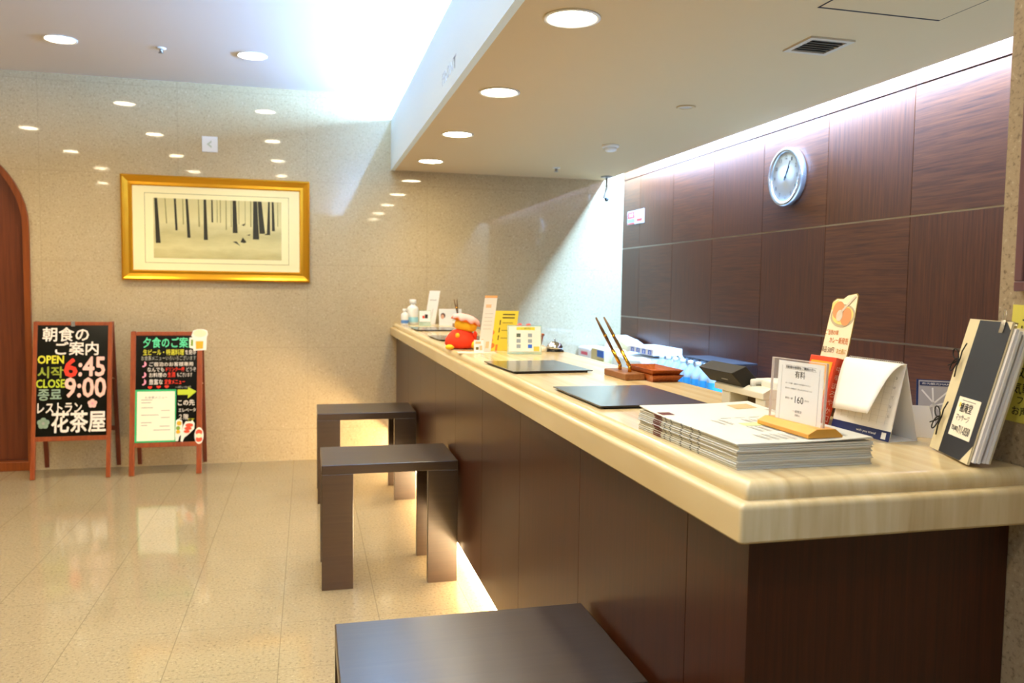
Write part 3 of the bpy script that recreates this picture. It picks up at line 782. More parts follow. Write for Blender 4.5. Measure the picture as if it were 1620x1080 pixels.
t = thing('card_sign', 'tall cream hand-drawn card with a curry plate, rising behind the red packet', 'sign', (1.095, 1.503, ZT), 0.0)
lean2 = math.radians(10.7)
Tk = Matrix.Rotation(lean2, 4, 'Y') @ plane((0, 0.112, 0), (0, -1, 0), (0, 0, 1))
def curve_y(y): return 0.0
b = MB(Tk)
out = [(.004, 0.02), (.004, .10), (.012, .16), (.015, .235), (.018, .272), (.030, .279), (.055, .279), (.068, .287), (.095, .291), (.101, .286), (.104, .24), (.104, .18), (.102, .12), (.096, .02)]
b.prism(out, 2, -0.001, 0.0005, 0)
b.prism([(x + (.0012 if x < .05 else -.0012) * 1.6, y - (0.002 if y > .25 else 0)) for x, y in out], 2, 0.0005, 0.0008, 1)
z = .0012
b.poly([(.062 + .042 * math.cos(k * PI / 12), .240 + .026 * math.sin(k * PI / 12) , z) for k in range(24)], 2)
b.poly([(.062 + .036 * math.cos(k * PI / 12), .241 + .021 * math.sin(k * PI / 12) , z + .0003) for k in range(24)], 3)
b.poly([(.045 + .020 * math.cos(k * PI / 8), .252 + .020 * math.sin(k * PI / 8), z + .0006) for k in range(16)], 4)
b.poly([(.075 + .018 * math.cos(k * PI / 8), .238 + .020 * math.sin(k * PI / 8), z + .0006) for k in range(16)], 4)
b.poly([(.052 + .011 * math.cos(k * PI / 8), .240 + .013 * math.sin(k * PI / 8), z + .0009) for k in range(16)], 5)
b.poly([(.053, .250, z + .0009), (.058, .246, z + .0009), (.096, .283, z + .0009), (.092, .286, z + .0009)], 5)
b.poly([(.018 + .0, .268, z + .0001), (.04, .276, z + .0001), (.03, .26, z + .0001), (.02, .25, z + .0001)], 3)
for s, x, y, x2, y2, mi in (('ご当地の味', .016, .196, .060, .208, 6), ('カレー新発売', .034, .178, .098, .192, 6), ('単品 500円', .014, .156, .056, .170, 7), ('お土産に', .066, .156, .098, .168, 8), ('3個 1000円', .016, .132, .058, .148, 7), ('おすすめ', .066, .134, .098, .148, 8), ('です', .054, .112, .066, .122, 7)):
    b.text(s, mi, x, y, x2, y2, z=z + .0004, off=.01)
b.poly([(.030 + .018 * math.cos(k * PI / 8), .112 + .014 * math.sin(k * PI / 8), z + .0002) for k in range(16)], 3)
b.poly([(.030 + .010 * math.cos(k * PI / 8), .112 + .008 * math.sin(k * PI / 8), z + .0006) for k in range(16)], 1)
b.build('card', [M('card_edge', '8a7038', 0.6), M('card_cream', 'efe2c0', 0.65), M('plate_line', 'b9a888', 0.6), M('card_yellow', 'ecd27a', 0.6), M('curry_orange', 'd9935f', 0.6), M('spoon_grey', 'd6c9b4', 0.5), M('card_orange_ink', 'c9783c', 0.7), M('card_grey_ink', '85765e', 0.7), M('card_mustard_ink', 'c2a23c', 0.7)], t)

# desk calendar
t = thing('desk_calendar', 'white desk calendar with navy bottom band and a flipped page', 'calendar', (1.086, 1.327, ZT), math.radians(-87.5))
# local X runs along the calendar towards the near end, local +Y to the rear
Wc, Dc, Hc = 0.168, 0.068, 0.151
th = math.atan2(Dc / 2, Hc); Lc = math.hypot(Dc / 2, Hc)
Tf = Matrix.Translation((-Wc, 0, 0)) @ Matrix.Rotation(-th, 4, 'X') @ plane((0, 0, 0), (1, 0, 0), (0, 0, 1))
b = MB(Tf); b.box(0, Wc, 0, Lc, -0.0012, 0, 0)
b.box(0, Wc, 0.0, 0.020, 0, 0.0008, 1); b.box(Wc - 0.022, Wc - 0.010, 0.003, 0.016, 0.0008, 0.0012, 2)
b.text('with you travel', 2, 0.075, 0.007, 0.130, 0.013, z=.0011)
for k in range(8):
    b.box(0.02, Wc - 0.012, 0.034 + k * .012, 0.0343 + k * .012, 0, 0.0004, 3)
    b.box(0.02 + k * .021, 0.0203 + k * .021, 0.030, 0.130, 0, 0.0004, 3)
for k in range(5): b.text(str(3 + 7 * k), 4, Wc - .019, .122 - k * .019, Wc - .014, .127 - k * .019, z=.0006)
b.text('9', 4, .086, .048, .094, .060, z=.0006)
b.build('front_leaf', [paper, navy, paper, M('rule_grey', 'd2d0ca', 0.8), grey_ink], t)
Tr = Matrix.Translation((0, Dc, 0)) @ Matrix.Rotation(th, 4, 'X') @ plane((0, 0, 0), (-1, 0, 0), (0, 0, 1))
MB(Tr).box(0, Wc, 0, Lc, -0.0012, 0.0, 0).build('rear_leaf', paper, t)
MB().box(-Wc, 0, 0.003, Dc - 0.003, 0.0, 0.0015).build('base_card', paper, t)
b = MB()
for k in range(26):
    x = -Wc + 0.010 + k * 0.0058
    b.tube([(x, Dc / 2 + 0.004 * math.cos(a), Hc - 0.002 + 0.005 * math.sin(a)) for a in [2 * PI * i / 8 for i in range(9)]], 0.0005, 5)
b.build('wire_binding', M('wire_white', 'd8d4c8', 0.4, 0.3), t)
# page lifted over the front, hanging in a curve, near corner curling up
b = MB(); nu, nv = 10, 10; vs = []; fs = []
for i in range(nu + 1):
    for j in range(nv + 1):
        u = i / nu; v = j / nv
        yy = Dc / 2 - 0.002 - (v ** 0.85) * (0.032 + 0.038 * u)
        zz = Hc + 0.003 * math.sin(PI * min(1, v * 1.5)) - (v ** 1.35) * 0.108 + 0.012 * u * v
        vs.append((-Wc + u * Wc * (1 - 0.10 * v), yy, zz))
for i in range(nu):
    for j in range(nv):
        a = i * (nv + 1) + j; fs.append((a, a + 1, a + nv + 2, a + nv + 1))
b._add(vs, fs, 0, True)
o = b.build('lifted_page', paper, t); o.modifiers.new('thick', 'SOLIDIFY').thickness = 0.0004

# leaflets behind
t = thing('map_leaflet', 'dark blue edged map leaflet standing behind the black folder', 'leaflet', (1.255, 1.385, ZT), math.radians(-35))
T1 = plane((-0.045, 0, 0), (1, 0, 0), (0, 0.22, 1))
b = MB(T1); b.box(0, 0.075, 0, 0.112, -0.003, 0, 0); b.box(.004, .072, .004, .110, 0, .0006, 1); b.box(.006, .070, .099, .107, .0006, .001, 0)
for p in ((.01, .09, .06, .03), (.06, .09, .02, .05), (.01, .05, .07, .07), (.03, .095, .035, .01), (.01, .02, .06, .015)):
    d = Vector((p[2] - p[0], p[3] - p[1])).normalized() * .0016
    b.poly([(p[0] - d.y, p[1] + d.x, .0009), (p[0] + d.y, p[1] - d.x, .0009), (p[2] + d.y, p[3] - d.x, .0009), (p[2] - d.y, p[3] + d.x, .0009)], 2)
b.poly([(.05 + .008 * math.cos(k * PI / 6), .028 + .006 * math.sin(k * PI / 6), .0012) for k in range(12)], 3)
b.text('市内観光MAP', 2, .010, .1005, .06, .1055, z=.0013)
b.build('leaflet', [navy, M('map_grey', 'a9a8b0', 0.6), M('map_white', 'e4e4e8', 0.6), M('map_orange', 'd99a4a', 0.6)], t)
t = thing('white_leaflet', 'plain white leaflet leaning between the calendar and the map leaflet', 'leaflet', (1.205, 1.352, ZT), math.radians(-30))
MB(plane((-0.03, 0, 0), (1, 0, 0.0), (-0.25, 0.25, 1))).box(0, 0.042, 0, 0.066, -0.0008, 0.0008, 0).build('sheet', paper, t)

# black string-tied folder leaning on the pier
t = thing('string_folder', 'black and cream string-tied folder leaning on the stone pier', 'folder', (1.064, 1.110, ZT + 0.004))
# cover plane: bottom edge from far-left to near-right, leaning back against the pier
bl = Vector((0.056, 0.150, 0)); br = Vector((0, 0, 0)); tr = Vector((0.064, 0.002, 0.233)); 
u = (br - bl).normalized(); upv = (tr - br); upv = (upv - u * upv.dot(u)).normalized()
Tk = plane(tuple(bl), u, upv); Wf = (br - bl).length; Hf = 0.246
b = MB(Tk); b.box(0, Wf, 0, Hf, -0.0025, 0.0, 0)
b.box(0.042, Wf - 0.001, 0.0005, Hf - 0.001, 0, 0.0007, 1)
b.poly([(Wf - 0.0305, 0.0, .0012), (Wf, 0.0, .0012), (Wf, 0.032, .0012)], 0)
b.poly([(Wf - 0.020, Hf, .0012), (Wf, Hf - 0.014, .0012), (Wf, Hf, .0012)], 0)
b.build('front_cover', [M('folder_cream', 'd9cca4', 0.7), M('folder_black', '20242b', 0.55)], t)
b = MB(Tk)
for k in range(5):
    b.box(0.012 + .002 * k, Wf + 0.008 + .004 * math.sin(k * 2.1), 0.006 + .0012 * k, Hf - 0.010 - .003 * (k % 3), -0.0075 - .0045 * k, -0.0035 - .0045 * k, 0)
b.build('page_stack', M('page_white', 'dcd8d2', 0.8), t)
MB(Tk).box(0, Wf + .004, 0.011, Hf - .004, -0.032, -0.0295, 0).build('rear_cover', M('folder_cream'), t)
b = MB(Tk); b.box(.060, Wf - 0.018, 0.036, 0.106, .0008, .0016, 0)
for s, x, y, x2, y2, mi in (('癒庵堂', .075, .080, .120, .097, 1), ('マッサージ', .070, .064, .120, .076, 2), ('TEL(082)', .065, .044, .090, .054, 1), ('711-0350', .092, .043, .135, .057, 1)):
    b.text(s, mi, x, y, x2, y2, z=.0019, off=.015)
b.box(.068, .074, .088, .096, .0016, .0018, 3); b.box(.075, .125, .100, .1012, .0016, .0018, 2)
b.build('label_sticker', [M('label_cream', 'f3ecd6', 0.5), ink, M('label_grey_ink', '77736c', 0.7), M('label_yellow', 'f0d84a', 0.5)], t)
def bow(v, name='string_tie'):
    b = MB(Tk); c = Vector((.020, v, .004))
    def loop(dx, dy, s):
        return [tuple(c + Vector((dx * math.sin(q) * s, dy * math.sin(q) * s + .004 * math.sin(2 * q), .004 * math.sin(q)))) for q in [PI * i / 10 for i in range(11)]]
    def lp(a0, r): return [tuple(c + Vector((r * (1 - math.cos(q)) * math.cos(a0) - r * .6 * math.sin(q) * math.sin(a0), r * (1 - math.cos(q)) * math.sin(a0) + r * .6 * math.sin(q) * math.cos(a0), .003 + .004 * math.sin(q / 2)))) for q in [2 * PI * i / 14 for i in range(15)]]
    b.tube(lp(2.5, .012), .0012, 6); b.tube(lp(-1.9, .013), .0012, 6)
    b.tube([tuple(c), tuple(c + Vector((.008, .014, .004))), tuple(c + Vector((.012, .030, .002)))], .0012, 6)
    b.tube([tuple(c), tuple(c + Vector((-.012, -.010, .004))), tuple(c + Vector((-.026, -.016, .006)))], .0012, 6)
    b.tube([tuple(c), tuple(c + Vector((.003, -.016, .003))), tuple(c + Vector((.002, -.034, .001)))], .0012, 6)
    b.build(name, M('black_string', '121110', 0.8), t)
bow(0.170); bow(0.060)
b = MB(Tk @ Matrix.Translation((Wf - 0.030, Hf - 0.02, 0)))
b.box(-0.007, 0.007, 0.0, 0.022, 0.0012, 0.0022, 0).box(-0.007, 0.007, 0.0, 0.022, -0.018, -0.017, 0).box(-0.007, 0.007, 0.021, 0.0225, -0.018, 0.0022, 0)
b.tube([(-.004, .022, .0018), (-.005, .034, .004), (0, .040, .005), (.005, .034, .004), (.004, .022, .0018)], .0007, 6)
o = b.build('bulldog_clip', steel, t); o['label'] = 'silver paper clip'

# white counter terminal with a dark tilted display
t = thing('payment_terminal', 'cream counter-top payment terminal with a dark tilted display', 'terminal', (0.985, 1.610, ZT))
b = MB(); b.prism([(0, .045), (0, .060), (.015, .068), (.15, .068), (.15, .045)], 1, 0.0, 0.225, 0, 0.002)
b.build('body', M('terminal_cream', 'dcd8c6', 0.4), t)
for y in (0.155, 0.0):
    MB().box(0.004, 0.15, y, y + 0.040, 0.0, 0.046, 0, 0.003).build('foot', M('terminal_cream'), t)
MB().box(0.05, 0.14, 0.045, 0.15, 0.004, 0.046, 0).build('recess', M('recess_brown', '5c4a34', 0.7), t)
MB().prism([(-0.030, .096), (0.008, .112), (0.055, .064), (0.004, .062)], 1, 0.090, 0.255, 0, 0.002).build('display', M('display_olive', '1a170e', 0.6), t)
MB().box(-0.011, -0.0085, .14, .17, .074, .082).build('display_plate', M('plate_grey', '8b8b86', 0.4), t)
MB().box(0.035, 0.15, 0.002, 0.070, 0.066, 0.084, 0, 0.004).build('printer_cover', M('terminal_light', 'e6e3d4', 0.4), t)
MB().tube([(0.02, .075, .066), (0.02, .080, .076), (0.06, .080, .078), (.10, .080, .076)], .008, 10).build('paper_arm', M('terminal_light'), t)

# pen stand, pens, trays
t = thing('pen_stand', 'brown wooden pen block with brass sockets on the counter middle', 'pen stand', (0.972, 2.385, ZT), 0.02)
MB().box(0, 0.068, 0, 0.185, 0.0, 0.022, 0, 0.004, 3).build('block', wood('pen_block_wood', '7a4a24', '986234', 1, 0.4), t)
for y in (0.048, 0.128):
    MB().lathe([(0.006, 0.022), (0.006, 0.036), (0.0045, 0.042)], (0.034, y, 0), n=14).build('socket', brass, t)
def pen(base, tip, label):
    t = thing('desk_pen', label, 'pen', base, 0, 'long desk pens')
    d = Vector(tip) - Vector(base); L_ = d.length
    z = d.normalized(); x = z.cross(Vector((0, 1, 0))).normalized(); y = z.cross(x)
    T = Matrix.Identity(4)
    for i in range(3): T[i][0] = x[i]; T[i][1] = y[i]; T[i][2] = z[i]
    MB(T).lathe([(0.002, 0), (0.0055, 0.006), (0.0058, L_ * .32)], n=14).build('grip', brass, t)
    MB(T).lathe([(0.0045, L_ * .32), (0.0052, L_ * .55), (0.0048, L_ * .75), (0.0028, L_)], n=14).build('barrel', M('pen_brown', '6a4a26', 0.35, 0.3), t)
    MB(T).lathe([(0.0058, L_ * .61), (0.0058, L_ * .64)], n=14).build('ring', brass, t)
pen((1.004, 2.513, 1.080), (0.919, 2.525, 1.236), 'left long brown and gold desk pen in the pen block')
pen((1.006, 2.433, 1.080), (0.938, 2.50, 1.238), 'right long brown and gold desk pen in the pen block')
def tray(loc, s, label):
    t = thing('coin_tray', label, 'tray', loc, 0.0, 'stacked wooden trays')
    hx, hy = 0.054 * s, 0.112 * s
    b = MB(); ho = 0.022
    def ring_(k, z): return [(-hx * k, -hy * k, z), (hx * k, -hy * k, z), (hx * k, hy * k, z), (-hx * k, hy * k, z)]
    R_ = [ring_(.80, 0), ring_(.82, .004), ring_(1.0, ho), ring_(.96, ho), ring_(.76, .005)]
    vs = [p for r in R_ for p in r]
    fs = [(0, 3, 2, 1)] + [(i * 4 + k, i * 4 + (k + 1) % 4, (i + 1) * 4 + (k + 1) % 4, (i + 1) * 4 + k) for i in range(4) for k in range(4)] + [(16, 17, 18, 19)]
    b._add(vs, fs, 0)
    b.build('tray', wood('tray_wood', '8a3f14', 'b4602a', 1, 0.35), t)
    return t
q0 = tray((1.085, 2.425, ZT), 0.98, 'lower reddish wood tray of the pair beside the pens')
dup(q0, (1.085, 2.427, ZT + 0.0165), 0.0, 'upper reddish wood tray of the pair beside the pens')

# call bell
t = thing('call_bell', 'small silver call bell on the far counter edge', 'bell', (1.095, 3.545, ZT))
MB().lathe([(0.042, 0), (0.042, 0.004), (0.034, 0.009), (0.012, 0.011)], n=32).build('base', M('bell_base', '1f1c1a', 0.25, 0.6), t)
MB().lathe([(0.037, 0.011), (0.036, 0.022), (0.030, 0.034), (0.018, 0.043), (0.004, 0.046)], n=32).build('dome', steel, t)
MB().lathe([(0.003, 0.046), (0.003, 0.053), (0.005, 0.055), (0.002, 0.058)], n=12).build('plunger', steel, t)

# acrylic card stand, yellow menu, tall card
t = thing('sign_holder', 'small clear stand with a white and yellow notice beside the call bell', 'sign', (0.840, 3.415, ZT), math.radians(-10))
Ta = plane((0, 0, 0), (1, 0, 0), (0, 0.20, 1))
MB(Ta).box(0, 0.150, 0, 0.128, -0.003, 0, 0).build('acrylic_panel', green_edge, t)
MB().box(0, 0.150, -0.004, 0.05, 0.0, 0.003).build('acrylic_base', green_edge, t)
b = MB(Ta); b.box(.006, .146, .012, .122, 0.0003, .0008, 0); b.box(.040, .120, .106, .119, .0008, .0012, 1)
b.text('ご案内', 3, .06, .109, .10, .117, z=.0014)
for x, y, mi in ((.04, .075, 3), (.09, .075, 4), (.04, .05, 4), (.09, .05, 4), (.04, .027, 4), (.09, .027, 5)): b.box(x, x + .018, y, y + .016, .0008, .0012, mi)
b.box(.115, .14, .014, .034, .0008, .0012, 6)
b.build('notice_paper', [M('notice_ivory', 'f2f0dc', 0.6), M('notice_yellow', 'e8d83a', 0.6), ink, M('notice_dark', '5a6250', 0.7), M('notice_mid', '9aa4a4', 0.7), blue_ink, M('notice_amber', 'f4c94a', 0.6)], t)
t = thing('menu_card', 'bright yellow menu sheet standing behind the tall narrow card', 'menu', (0.775, 3.60, ZT), math.radians(-16))
Ty = plane((0, 0, 0), (1, 0, 0), (0.12, 0.10, 1))
b = MB(Ty); b.box(0, 0.135, 0, 0.185, -0.001, 0, 0)
for x, y, r, mi in ((.012, .16, .012, 1), (.014, .14, .012, 1), (.016, .12, .012, 1), (.02, .085, .018, 2), (.02, .05, .016, 1), (.03, .025, .016, 2)):
    b.poly([(x + r * math.cos(k * PI / 7), y + r * .8 * math.sin(k * PI / 7), .0006 + .0001 * mi) for k in range(14)], mi)
for y in (.165, .15): b.box(.065, .12, y, y + .006, 0, .0008, 3)
for y in (.12, .085, .05): b.box(.055, .060, y, y + .022, 0, .0008, 3); b.box(.068, .115, y + .008, y + .012, 0, .0008, 4)
b.box(.05, .06, .0, .03, 0, .0008, 2)
b.build('sheet', [M('menu_yellow', 'f4d438', 0.55), M('menu_orange', 'f0a040', 0.6), M('menu_deep_orange', 'e87a1c', 0.6), M('menu_ink', '6a5a20', 0.7), M('menu_ink_pale', 'b89a30', 0.7)], t)
MB().box(0.0, 0.135, -0.004, 0.03, 0, 0.004).build('stand', acrylic, t)
t = thing('card_sign', 'tall narrow cream card with orange top edge standing next to the plush toy', 'sign', (0.727, 3.500, ZT), math.radians(-4))
Tn = plane((0, 0, 0), (1, 0, 0), (0.13, 0.08, 1))
b = MB(Tn); b.box(0, 0.056, 0, 0.255, -0.001, 0, 0); b.box(0, 0.056, .244, .255, 0, .0006, 1); b.box(.010, .034, .200, .215, 0, .0006, 2)
for k in range(5): b.box(.010, .046, .105 + k * .017, .1065 + k * .017, 0, .0005, 3)
b.box(.008, .018, .03, .06, 0, .0006, 2); b.box(.03, .045, .02, .05, 0, .0006, 2)
b.build('card', [M('card_ivory', 'f0e4cc', 0.65), M('card_top_orange', 'e8a860', 0.6), M('card_pale_orange', 'f0c088', 0.6), M('card_tan', 'c8b090', 0.7)], t)
MB().box(-0.09, 0.075, -0.05, 0.035, 0.0, 0.003).build('base_plate', M('peach_plate', 'f0d8b8', 0.4), t)
t = thing('pin_card', 'small white card with orange mark standing at the foot of the plush toy', 'card', (0.705, 3.475, ZT + 0.003), math.radians(-4))
b = MB(plane((0, 0, 0), (1, 0, 0), (0, 0.1, 1))); b.box(0, .042, 0, .055, -.0008, 0, 0); b.box(.006, .03, .038, .048, 0, .0006, 1); b.box(.008, .02, .012, .024, 0, .0006, 2); b.box(.024, .036, .01, .03, 0, .0006, 1)
b.build('card', [paper, M('card_pale_orange'), M('menu_ink')], t)

# plush toy
t = thing('plush_toy', 'red plush toy with yellow head and pink scalloped hat on the counter', 'toy', (0.700, 3.755, ZT))
m_red = M('plush_red', 'e83a10', 0.95); m_yel = M('plush_yellow', 'f6bc24', 0.95); m_pink = M('plush_pink', 'f2b0a0', 0.95)
MB().lathe([(0.020, 0.0), (0.062, 0.004), (0.078, 0.022), (0.074, 0.046), (0.058, 0.070), (0.040, 0.086), (0.020, 0.092)], n=28).build('body', m_red, t)
Th = Matrix.Translation((0.018, 0, 0.085)) @ Matrix.Rotation(0.12, 4, 'Y')
MB(Th).lathe([(0.030, -0.005), (0.050, 0.006), (0.054, 0.026), (0.050, 0.046), (0.030, 0.060)], n=28).build('head', m_yel, t)
b = MB(Th @ Matrix.Translation((-0.002, 0, 0.044)) @ Matrix.Rotation(0.16, 4, 'Y')); n = 48; vs = []; fs = []
prf = [(0.052, -0.008), (0.068, -0.002), (0.066, 0.010), (0.050, 0.022), (0.026, 0.030), (0.002, 0.032)]
for r, z in prf:
    for k in range(n):
        a = 2 * PI * k / n; s = 1 + (0.07 * math.cos(9 * a) if r > .05 else 0)
        vs.append((r * s * math.cos(a), r * s * math.sin(a), z - (0.006 * math.cos(9 * a) if r > .06 else 0)))
for i in range(len(prf) - 1):
    for k in range(n): fs.append((i * n + k, i * n + (k + 1) % n, (i + 1) * n + (k + 1) % n, (i + 1) * n + k))
b._add(vs, fs, 0, True); b._add(vs[:n], [tuple(range(n))[::-1]], 1)
for f_ in range(n): b.mi[f_] = 1
b.build('hat', [m_pink, M('plush_orange', 'f07a1c', 0.95)], t)
MB().ball((0.060, -0.058, 0.020), 0.028, 0.026, 0.020).build('foot', m_yel, t)
MB().ball((-0.062, -0.045, 0.010), 0.022, 0.020, 0.012).build('foot', m_yel, t)
MB().ball((-0.028, -0.056, 0.064), 0.010, 0.010, 0.012).build('arm', m_yel, t)
MB().ball((0.058, -0.040, 0.066), 0.010, 0.012, 0.018).build('arm', m_red, t)

# basket, red flowers, white mouse shape
t = thing('flower_pot', 'small orange-brown pot behind the clear notice stand', 'pot', (1.062, 3.800, ZT))
MB().lathe([(0.040, 0), (0.052, 0.055), (0.056, 0.058), (0.056, 0.066), (0.048, 0.066), (0.044, 0.05)], n=24).build('pot', M('terracotta', 'b8622a', 0.6), t)
b = MB()
for k in range(9):
    a = k * 2.4; r = 0.008 + 0.004 * k
    b.ball((-0.055 + r * math.cos(a), r * math.sin(a), 0.098 + 0.01 * math.sin(k * 1.7)), .010, .010, .009, 0, 10)
b.tube([(0, 0, 0.05), (-0.03, 0, 0.085), (-0.05, 0, 0.095)], .003, 6, 1)
b.build('red_blossom', [M('blossom_red', 'd8625a', 0.8), M('stem_green', '6a8a3a', 0.7)], t)
t = thing('computer_mouse', 'cream mouse-shaped object lying in front of the call bell', 'mouse', (1.030, 3.56, ZT), 0.2)
MB().lathe([(0.030, 0.0), (0.032, 0.006), (0.029, 0.018), (0.018, 0.027), (0.002, 0.030)], n=24, sx=0.9, sy=1.35).build('shell', M('ivory_plastic', 'ece0c2', 0.45), t)
MB().box(-0.006, 0.006, -0.026, -0.010, 0.024, 0.029, 0, 0.002).build('wheel', M('wheel_tan', 'c8b898', 0.5), t)

# far end of the counter
def bottle(loc, h, r, label, band, cap_h=0.02):
    t = thing('dispenser_bottle', label, 'bottle', loc)
    MB().lathe([(r * .92, 0), (r, 0.004), (r, h * .62), (r * .86, h * .70), (r * .42, h * .78), (r * .40, h * .84)], n=24).build('body', white, t)
    MB().lathe([(r * 1.01, h * .10), (r * 1.01, h * .30)], n=24, cap=False).build('label_band', M('band_' + band, band, 0.5), t)
    MB().lathe([(r * .55, h * .84), (r * .60, h * .86), (r * .60, h * .98), (r * .5, h)], n=20).build('cap', white, t)
bottle((0.705, 6.09, ZT), 0.120, 0.028, 'shorter white bottle with blue label at the far end of the counter', '5c8fd0')
bottle((0.770, 6.14, ZT), 0.190, 0.042, 'taller white bottle with pale blue band at the far end of the counter', '9fd6e4')
t = thing('sign_holder', 'small clear stand with a little red and black card next to the bottles', 'sign', (0.790, 5.93, ZT))
Ta = plane((0, 0, 0), (1, 0, 0), (0, 0.15, 1))
MB(Ta).box(0, 0.090, 0, 0.115, -0.003, 0, 0).build('acrylic_panel', green_edge, t)
MB().box(0, 0.090, -0.004, 0.05, 0, 0.003).build('acrylic_base', green_edge, t)
b = MB(Ta); b.box(.004, .086, .030, .110, .0003, .0008, 0); b.box(.026, .042, .055, .075, .0008, .0012, 1); b.box(.044, .066, .055, .085, .0008, .0012, 2)
b.build('card', [paper, red_ink, ink], t)
t = thing('card_sign', 'tall plain white card at the far end of the counter', 'sign', (0.868, 6.20, ZT))
b = MB(plane((0, 0, 0), (1, 0, 0), (0.16, 0.06, 1))); b.box(0, 0.082, 0, 0.260, -0.001, 0, 0); b.box(.012, .064, .185, .189, 0, .0006, 1); b.box(.045, .050, .06, .12, 0, .0006, 2)
b.build('card', [paper, grey_ink, M('rule_grey')], t)
MB().box(-0.004, 0.09, -0.03, 0.03, 0, 0.003).build('base', acrylic, t)
t = thing('photo_card', 'white photo card showing a resting person, at the far end of the counter', 'card', (0.945, 5.97, ZT))
b = MB(plane((0, 0, 0), (1, 0, 0), (0, 0.12, 1))); b.box(0, 0.165, 0, 0.125, -0.0015, 0, 0); b.box(0.165, 0.17, 0, 0.125, -0.0015, 0, 0)
b.box(.006, .160, .018, .118, 0, .0005, 1)
b.poly([(.030 + .018 * math.cos(k * PI / 8), .075 + .020 * math.sin(k * PI / 8), .0009) for k in range(16)], 2)
b.poly([(.026 + .013 * math.cos(k * PI / 8), .066 + .017 * math.sin(k * PI / 8), .0012) for k in range(16)], 3)
b.poly([(.04, .05, .001), (.08, .065, .001), (.15, .045, .001), (.155, .022, .001), (.05, .025, .001)], 0)
b.poly([(.095, .045, .0012), (.155, .035, .0012), (.155, .03, .0012), (.10, .04, .0012)], 4)
b.build('card', [paper, M('photo_pale', 'e6ece6', 0.5), M('photo_hair', '5a3a2a', 0.6), M('photo_skin', 'd9a684', 0.6), M('photo_green', '8fae98', 0.6)], t)
t = thing('pen_stand', 'far pen block half hidden behind the plush toy hat', 'pen stand', (1.03, 5.70, ZT))
MB().box(0, 0.068, 0, 0.185, 0.0, 0.022, 0, 0.004, 3).build('block', M('pen_block_wood'), t)
for y in (0.06, 0.128):
    MB().lathe([(0.006, 0.022), (0.006, 0.036), (0.0045, 0.042)], (0.034, y, 0), n=14).build('socket', brass, t)
pen((1.062, 5.775, 1.080), (1.025, 5.80, 1.240), 'left far desk pen rising behind the plush toy')
pen((1.064, 5.843, 1.080), (1.058, 5.86, 1.240), 'right far desk pen rising behind the plush toy')

# ================================================================ ON THE BACK COUNTER
ZB = 0.595
wat = M('bottle_plastic', 'd4eaf6', 0.12, trans=0.45, ior=1.2); wlab = M('bottle_label_blue', '3f9fe0', 0.35); wcap = M('bottle_cap', 'eef4f6', 0.4)
def water_bottle(loc, label):
    t = thing('water_bottle', label, 'bottle', loc, 0, 'water bottles on the back counter')
    MB().lathe([(0.038, 0), (0.045, 0.006), (0.045, 0.10), (0.042, 0.11), (0.045, 0.12), (0.045, 0.225), (0.040, 0.245), (0.016, 0.285), (0.014, 0.292)], n=20).build('body', wat, t)
    MB().lathe([(0.0456, 0.135), (0.0456, 0.215)], n=20, cap=False).build('label', wlab, t)
    MB().lathe([(0.0165, 0.290), (0.0165, 0.310), (0.014, 0.312)], n=16).build('cap', wcap, t)
    return t
wb = None
for col in range(2):
    for k in range(8):
        loc = (2.235 + 0.098 * col, 4.16 + 0.102 * k + 0.02 * col, ZB)
        lab = 'clear blue-labelled water bottle in the pack on the back counter' if not (col == 0 and k == 0) else 'nearest blue-labelled water bottle of the pack, next to the terminal display'
        if wb is None: wb = water_bottle(loc, lab)
        else: dup(wb, loc, 0, lab)
t = thing('flat_tray', 'thin dark flat tray lying across the tops of the water bottles', 'tray', (2.33, 4.42, ZB + 0.312))
MB().box(-0.035, 0.15, -0.30, 0.28, 0, 0.010, 0, 0.003).build('tray', M('tray_dark', '1e181c', 0.45), t)

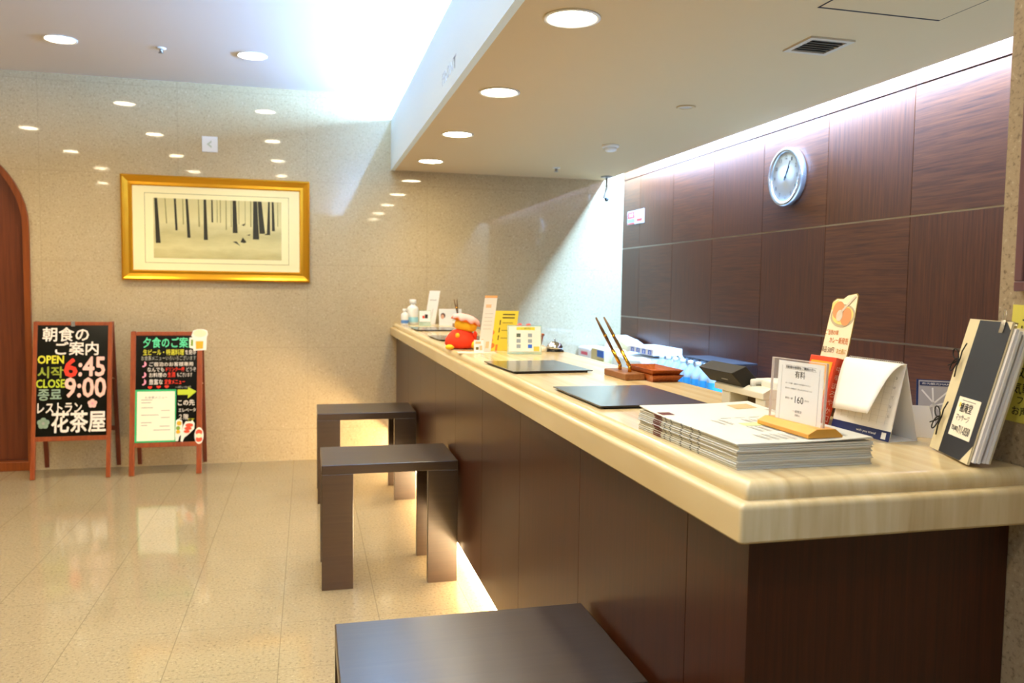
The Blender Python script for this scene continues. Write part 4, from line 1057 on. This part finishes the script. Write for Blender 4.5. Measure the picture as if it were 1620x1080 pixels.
def lump(x0, x1, y0, y1, z0, z1, seed, amp):
    """draped plastic: a box subdivided and crumpled"""
    b = bmesh.new(); bmesh.ops.create_cube(b, size=1.0)
    bmesh.ops.subdivide_edges(b, edges=b.edges[:], cuts=9, use_grid_fill=True)
    from mathutils import noise
    for v in b.verts:
        p = v.co.copy()
        nn = noise.noise_vector(Vector((p.x * 3 + seed, p.y * 6, p.z * 3)))
        k = 1 - 0.25 * max(0, p.z) * (abs(p.x) ** 2 * 2 + abs(p.y) ** 4 * 2)
        v.co = Vector(((p.x + .5) * (x1 - x0) + x0 + nn.x * amp, (p.y + .5) * (y1 - y0) + y0 + nn.y * amp, (p.z + .5) * (z1 - z0) * k + z0 + (nn.z * amp if p.z > -.45 else 0)))
    return b
b = MB(); q = lump(-0.14, 0.14, -0.30, 0.30, 0.0, 0.275, 3.1, 0.012); b.bm(q, 0, True); q.free()
o = b.build('plastic_wrapped_pack', M('plastic_wrap', 'e4f0f4', 0.25), loc=(2.32, 5.325, ZB)); tag(o, 'white plastic wrapped pack behind the wooden trays on the back counter', 'package')
t = thing('carton', 'white carton with blue printing on top of the wrapped pack', 'box', (2.32, 5.22, ZB + 0.292))
b = MB(); b.box(-0.09, 0.12, -0.22, 0.22, 0, 0.046, 0, 0.003)
for k, y in enumerate((-.19, -.09, .01, .11)):
    b.box(-0.0912, -0.0895, y, y + .055, .006, .036, 1); b.box(-0.0918, -0.0895, y + .018, y + .032, .01, .03, 0)
b.build('box', [paper, blue_ink], t)
t = thing('paper_bag', 'white paper bag with slanted top behind the desk pens', 'bag', (2.41, 5.94, ZB))
MB().prism([(-0.27, 0), (0.27, 0), (0.27, 0.285), (0.15, 0.368), (-0.07, 0.343), (-0.27, 0.305)], 0, -0.07, 0.07, 0, 0.006).build('bag', paper, t)
t = thing('paper_bundle', 'yellowish bundle with blue end behind the left desk pen', 'bundle', (2.23, 5.83, ZB))
b = MB(); b.box(-0.09, 0.09, -0.145, 0.145, 0.0, 0.278, 0, 0.004); b.box(-0.0925, -0.089, -.14, .0, .22, .27, 1); b.box(-0.0925, -0.089, -.14, .0, .17, .20, 2)
b.build('bundle', [M('bundle_straw', 'cfc08a', 0.8), blue_ink, M('bundle_green', '9aa04a', 0.7)], t)
t = thing('tissue_pack', 'white pack with red lettering at the far end of the back counter', 'package', (2.23, 6.145, ZB))
b = MB(); b.box(-0.09, 0.09, -0.15, 0.15, 0, 0.272, 0, 0.02, 3); b.box(-0.0915, -0.089, -.09, .06, .21, .235, 1)
b.build('pack', [M('pack_white', 'e4e6ee', 0.5), M('pack_red', 'e0506a', 0.5)], t)
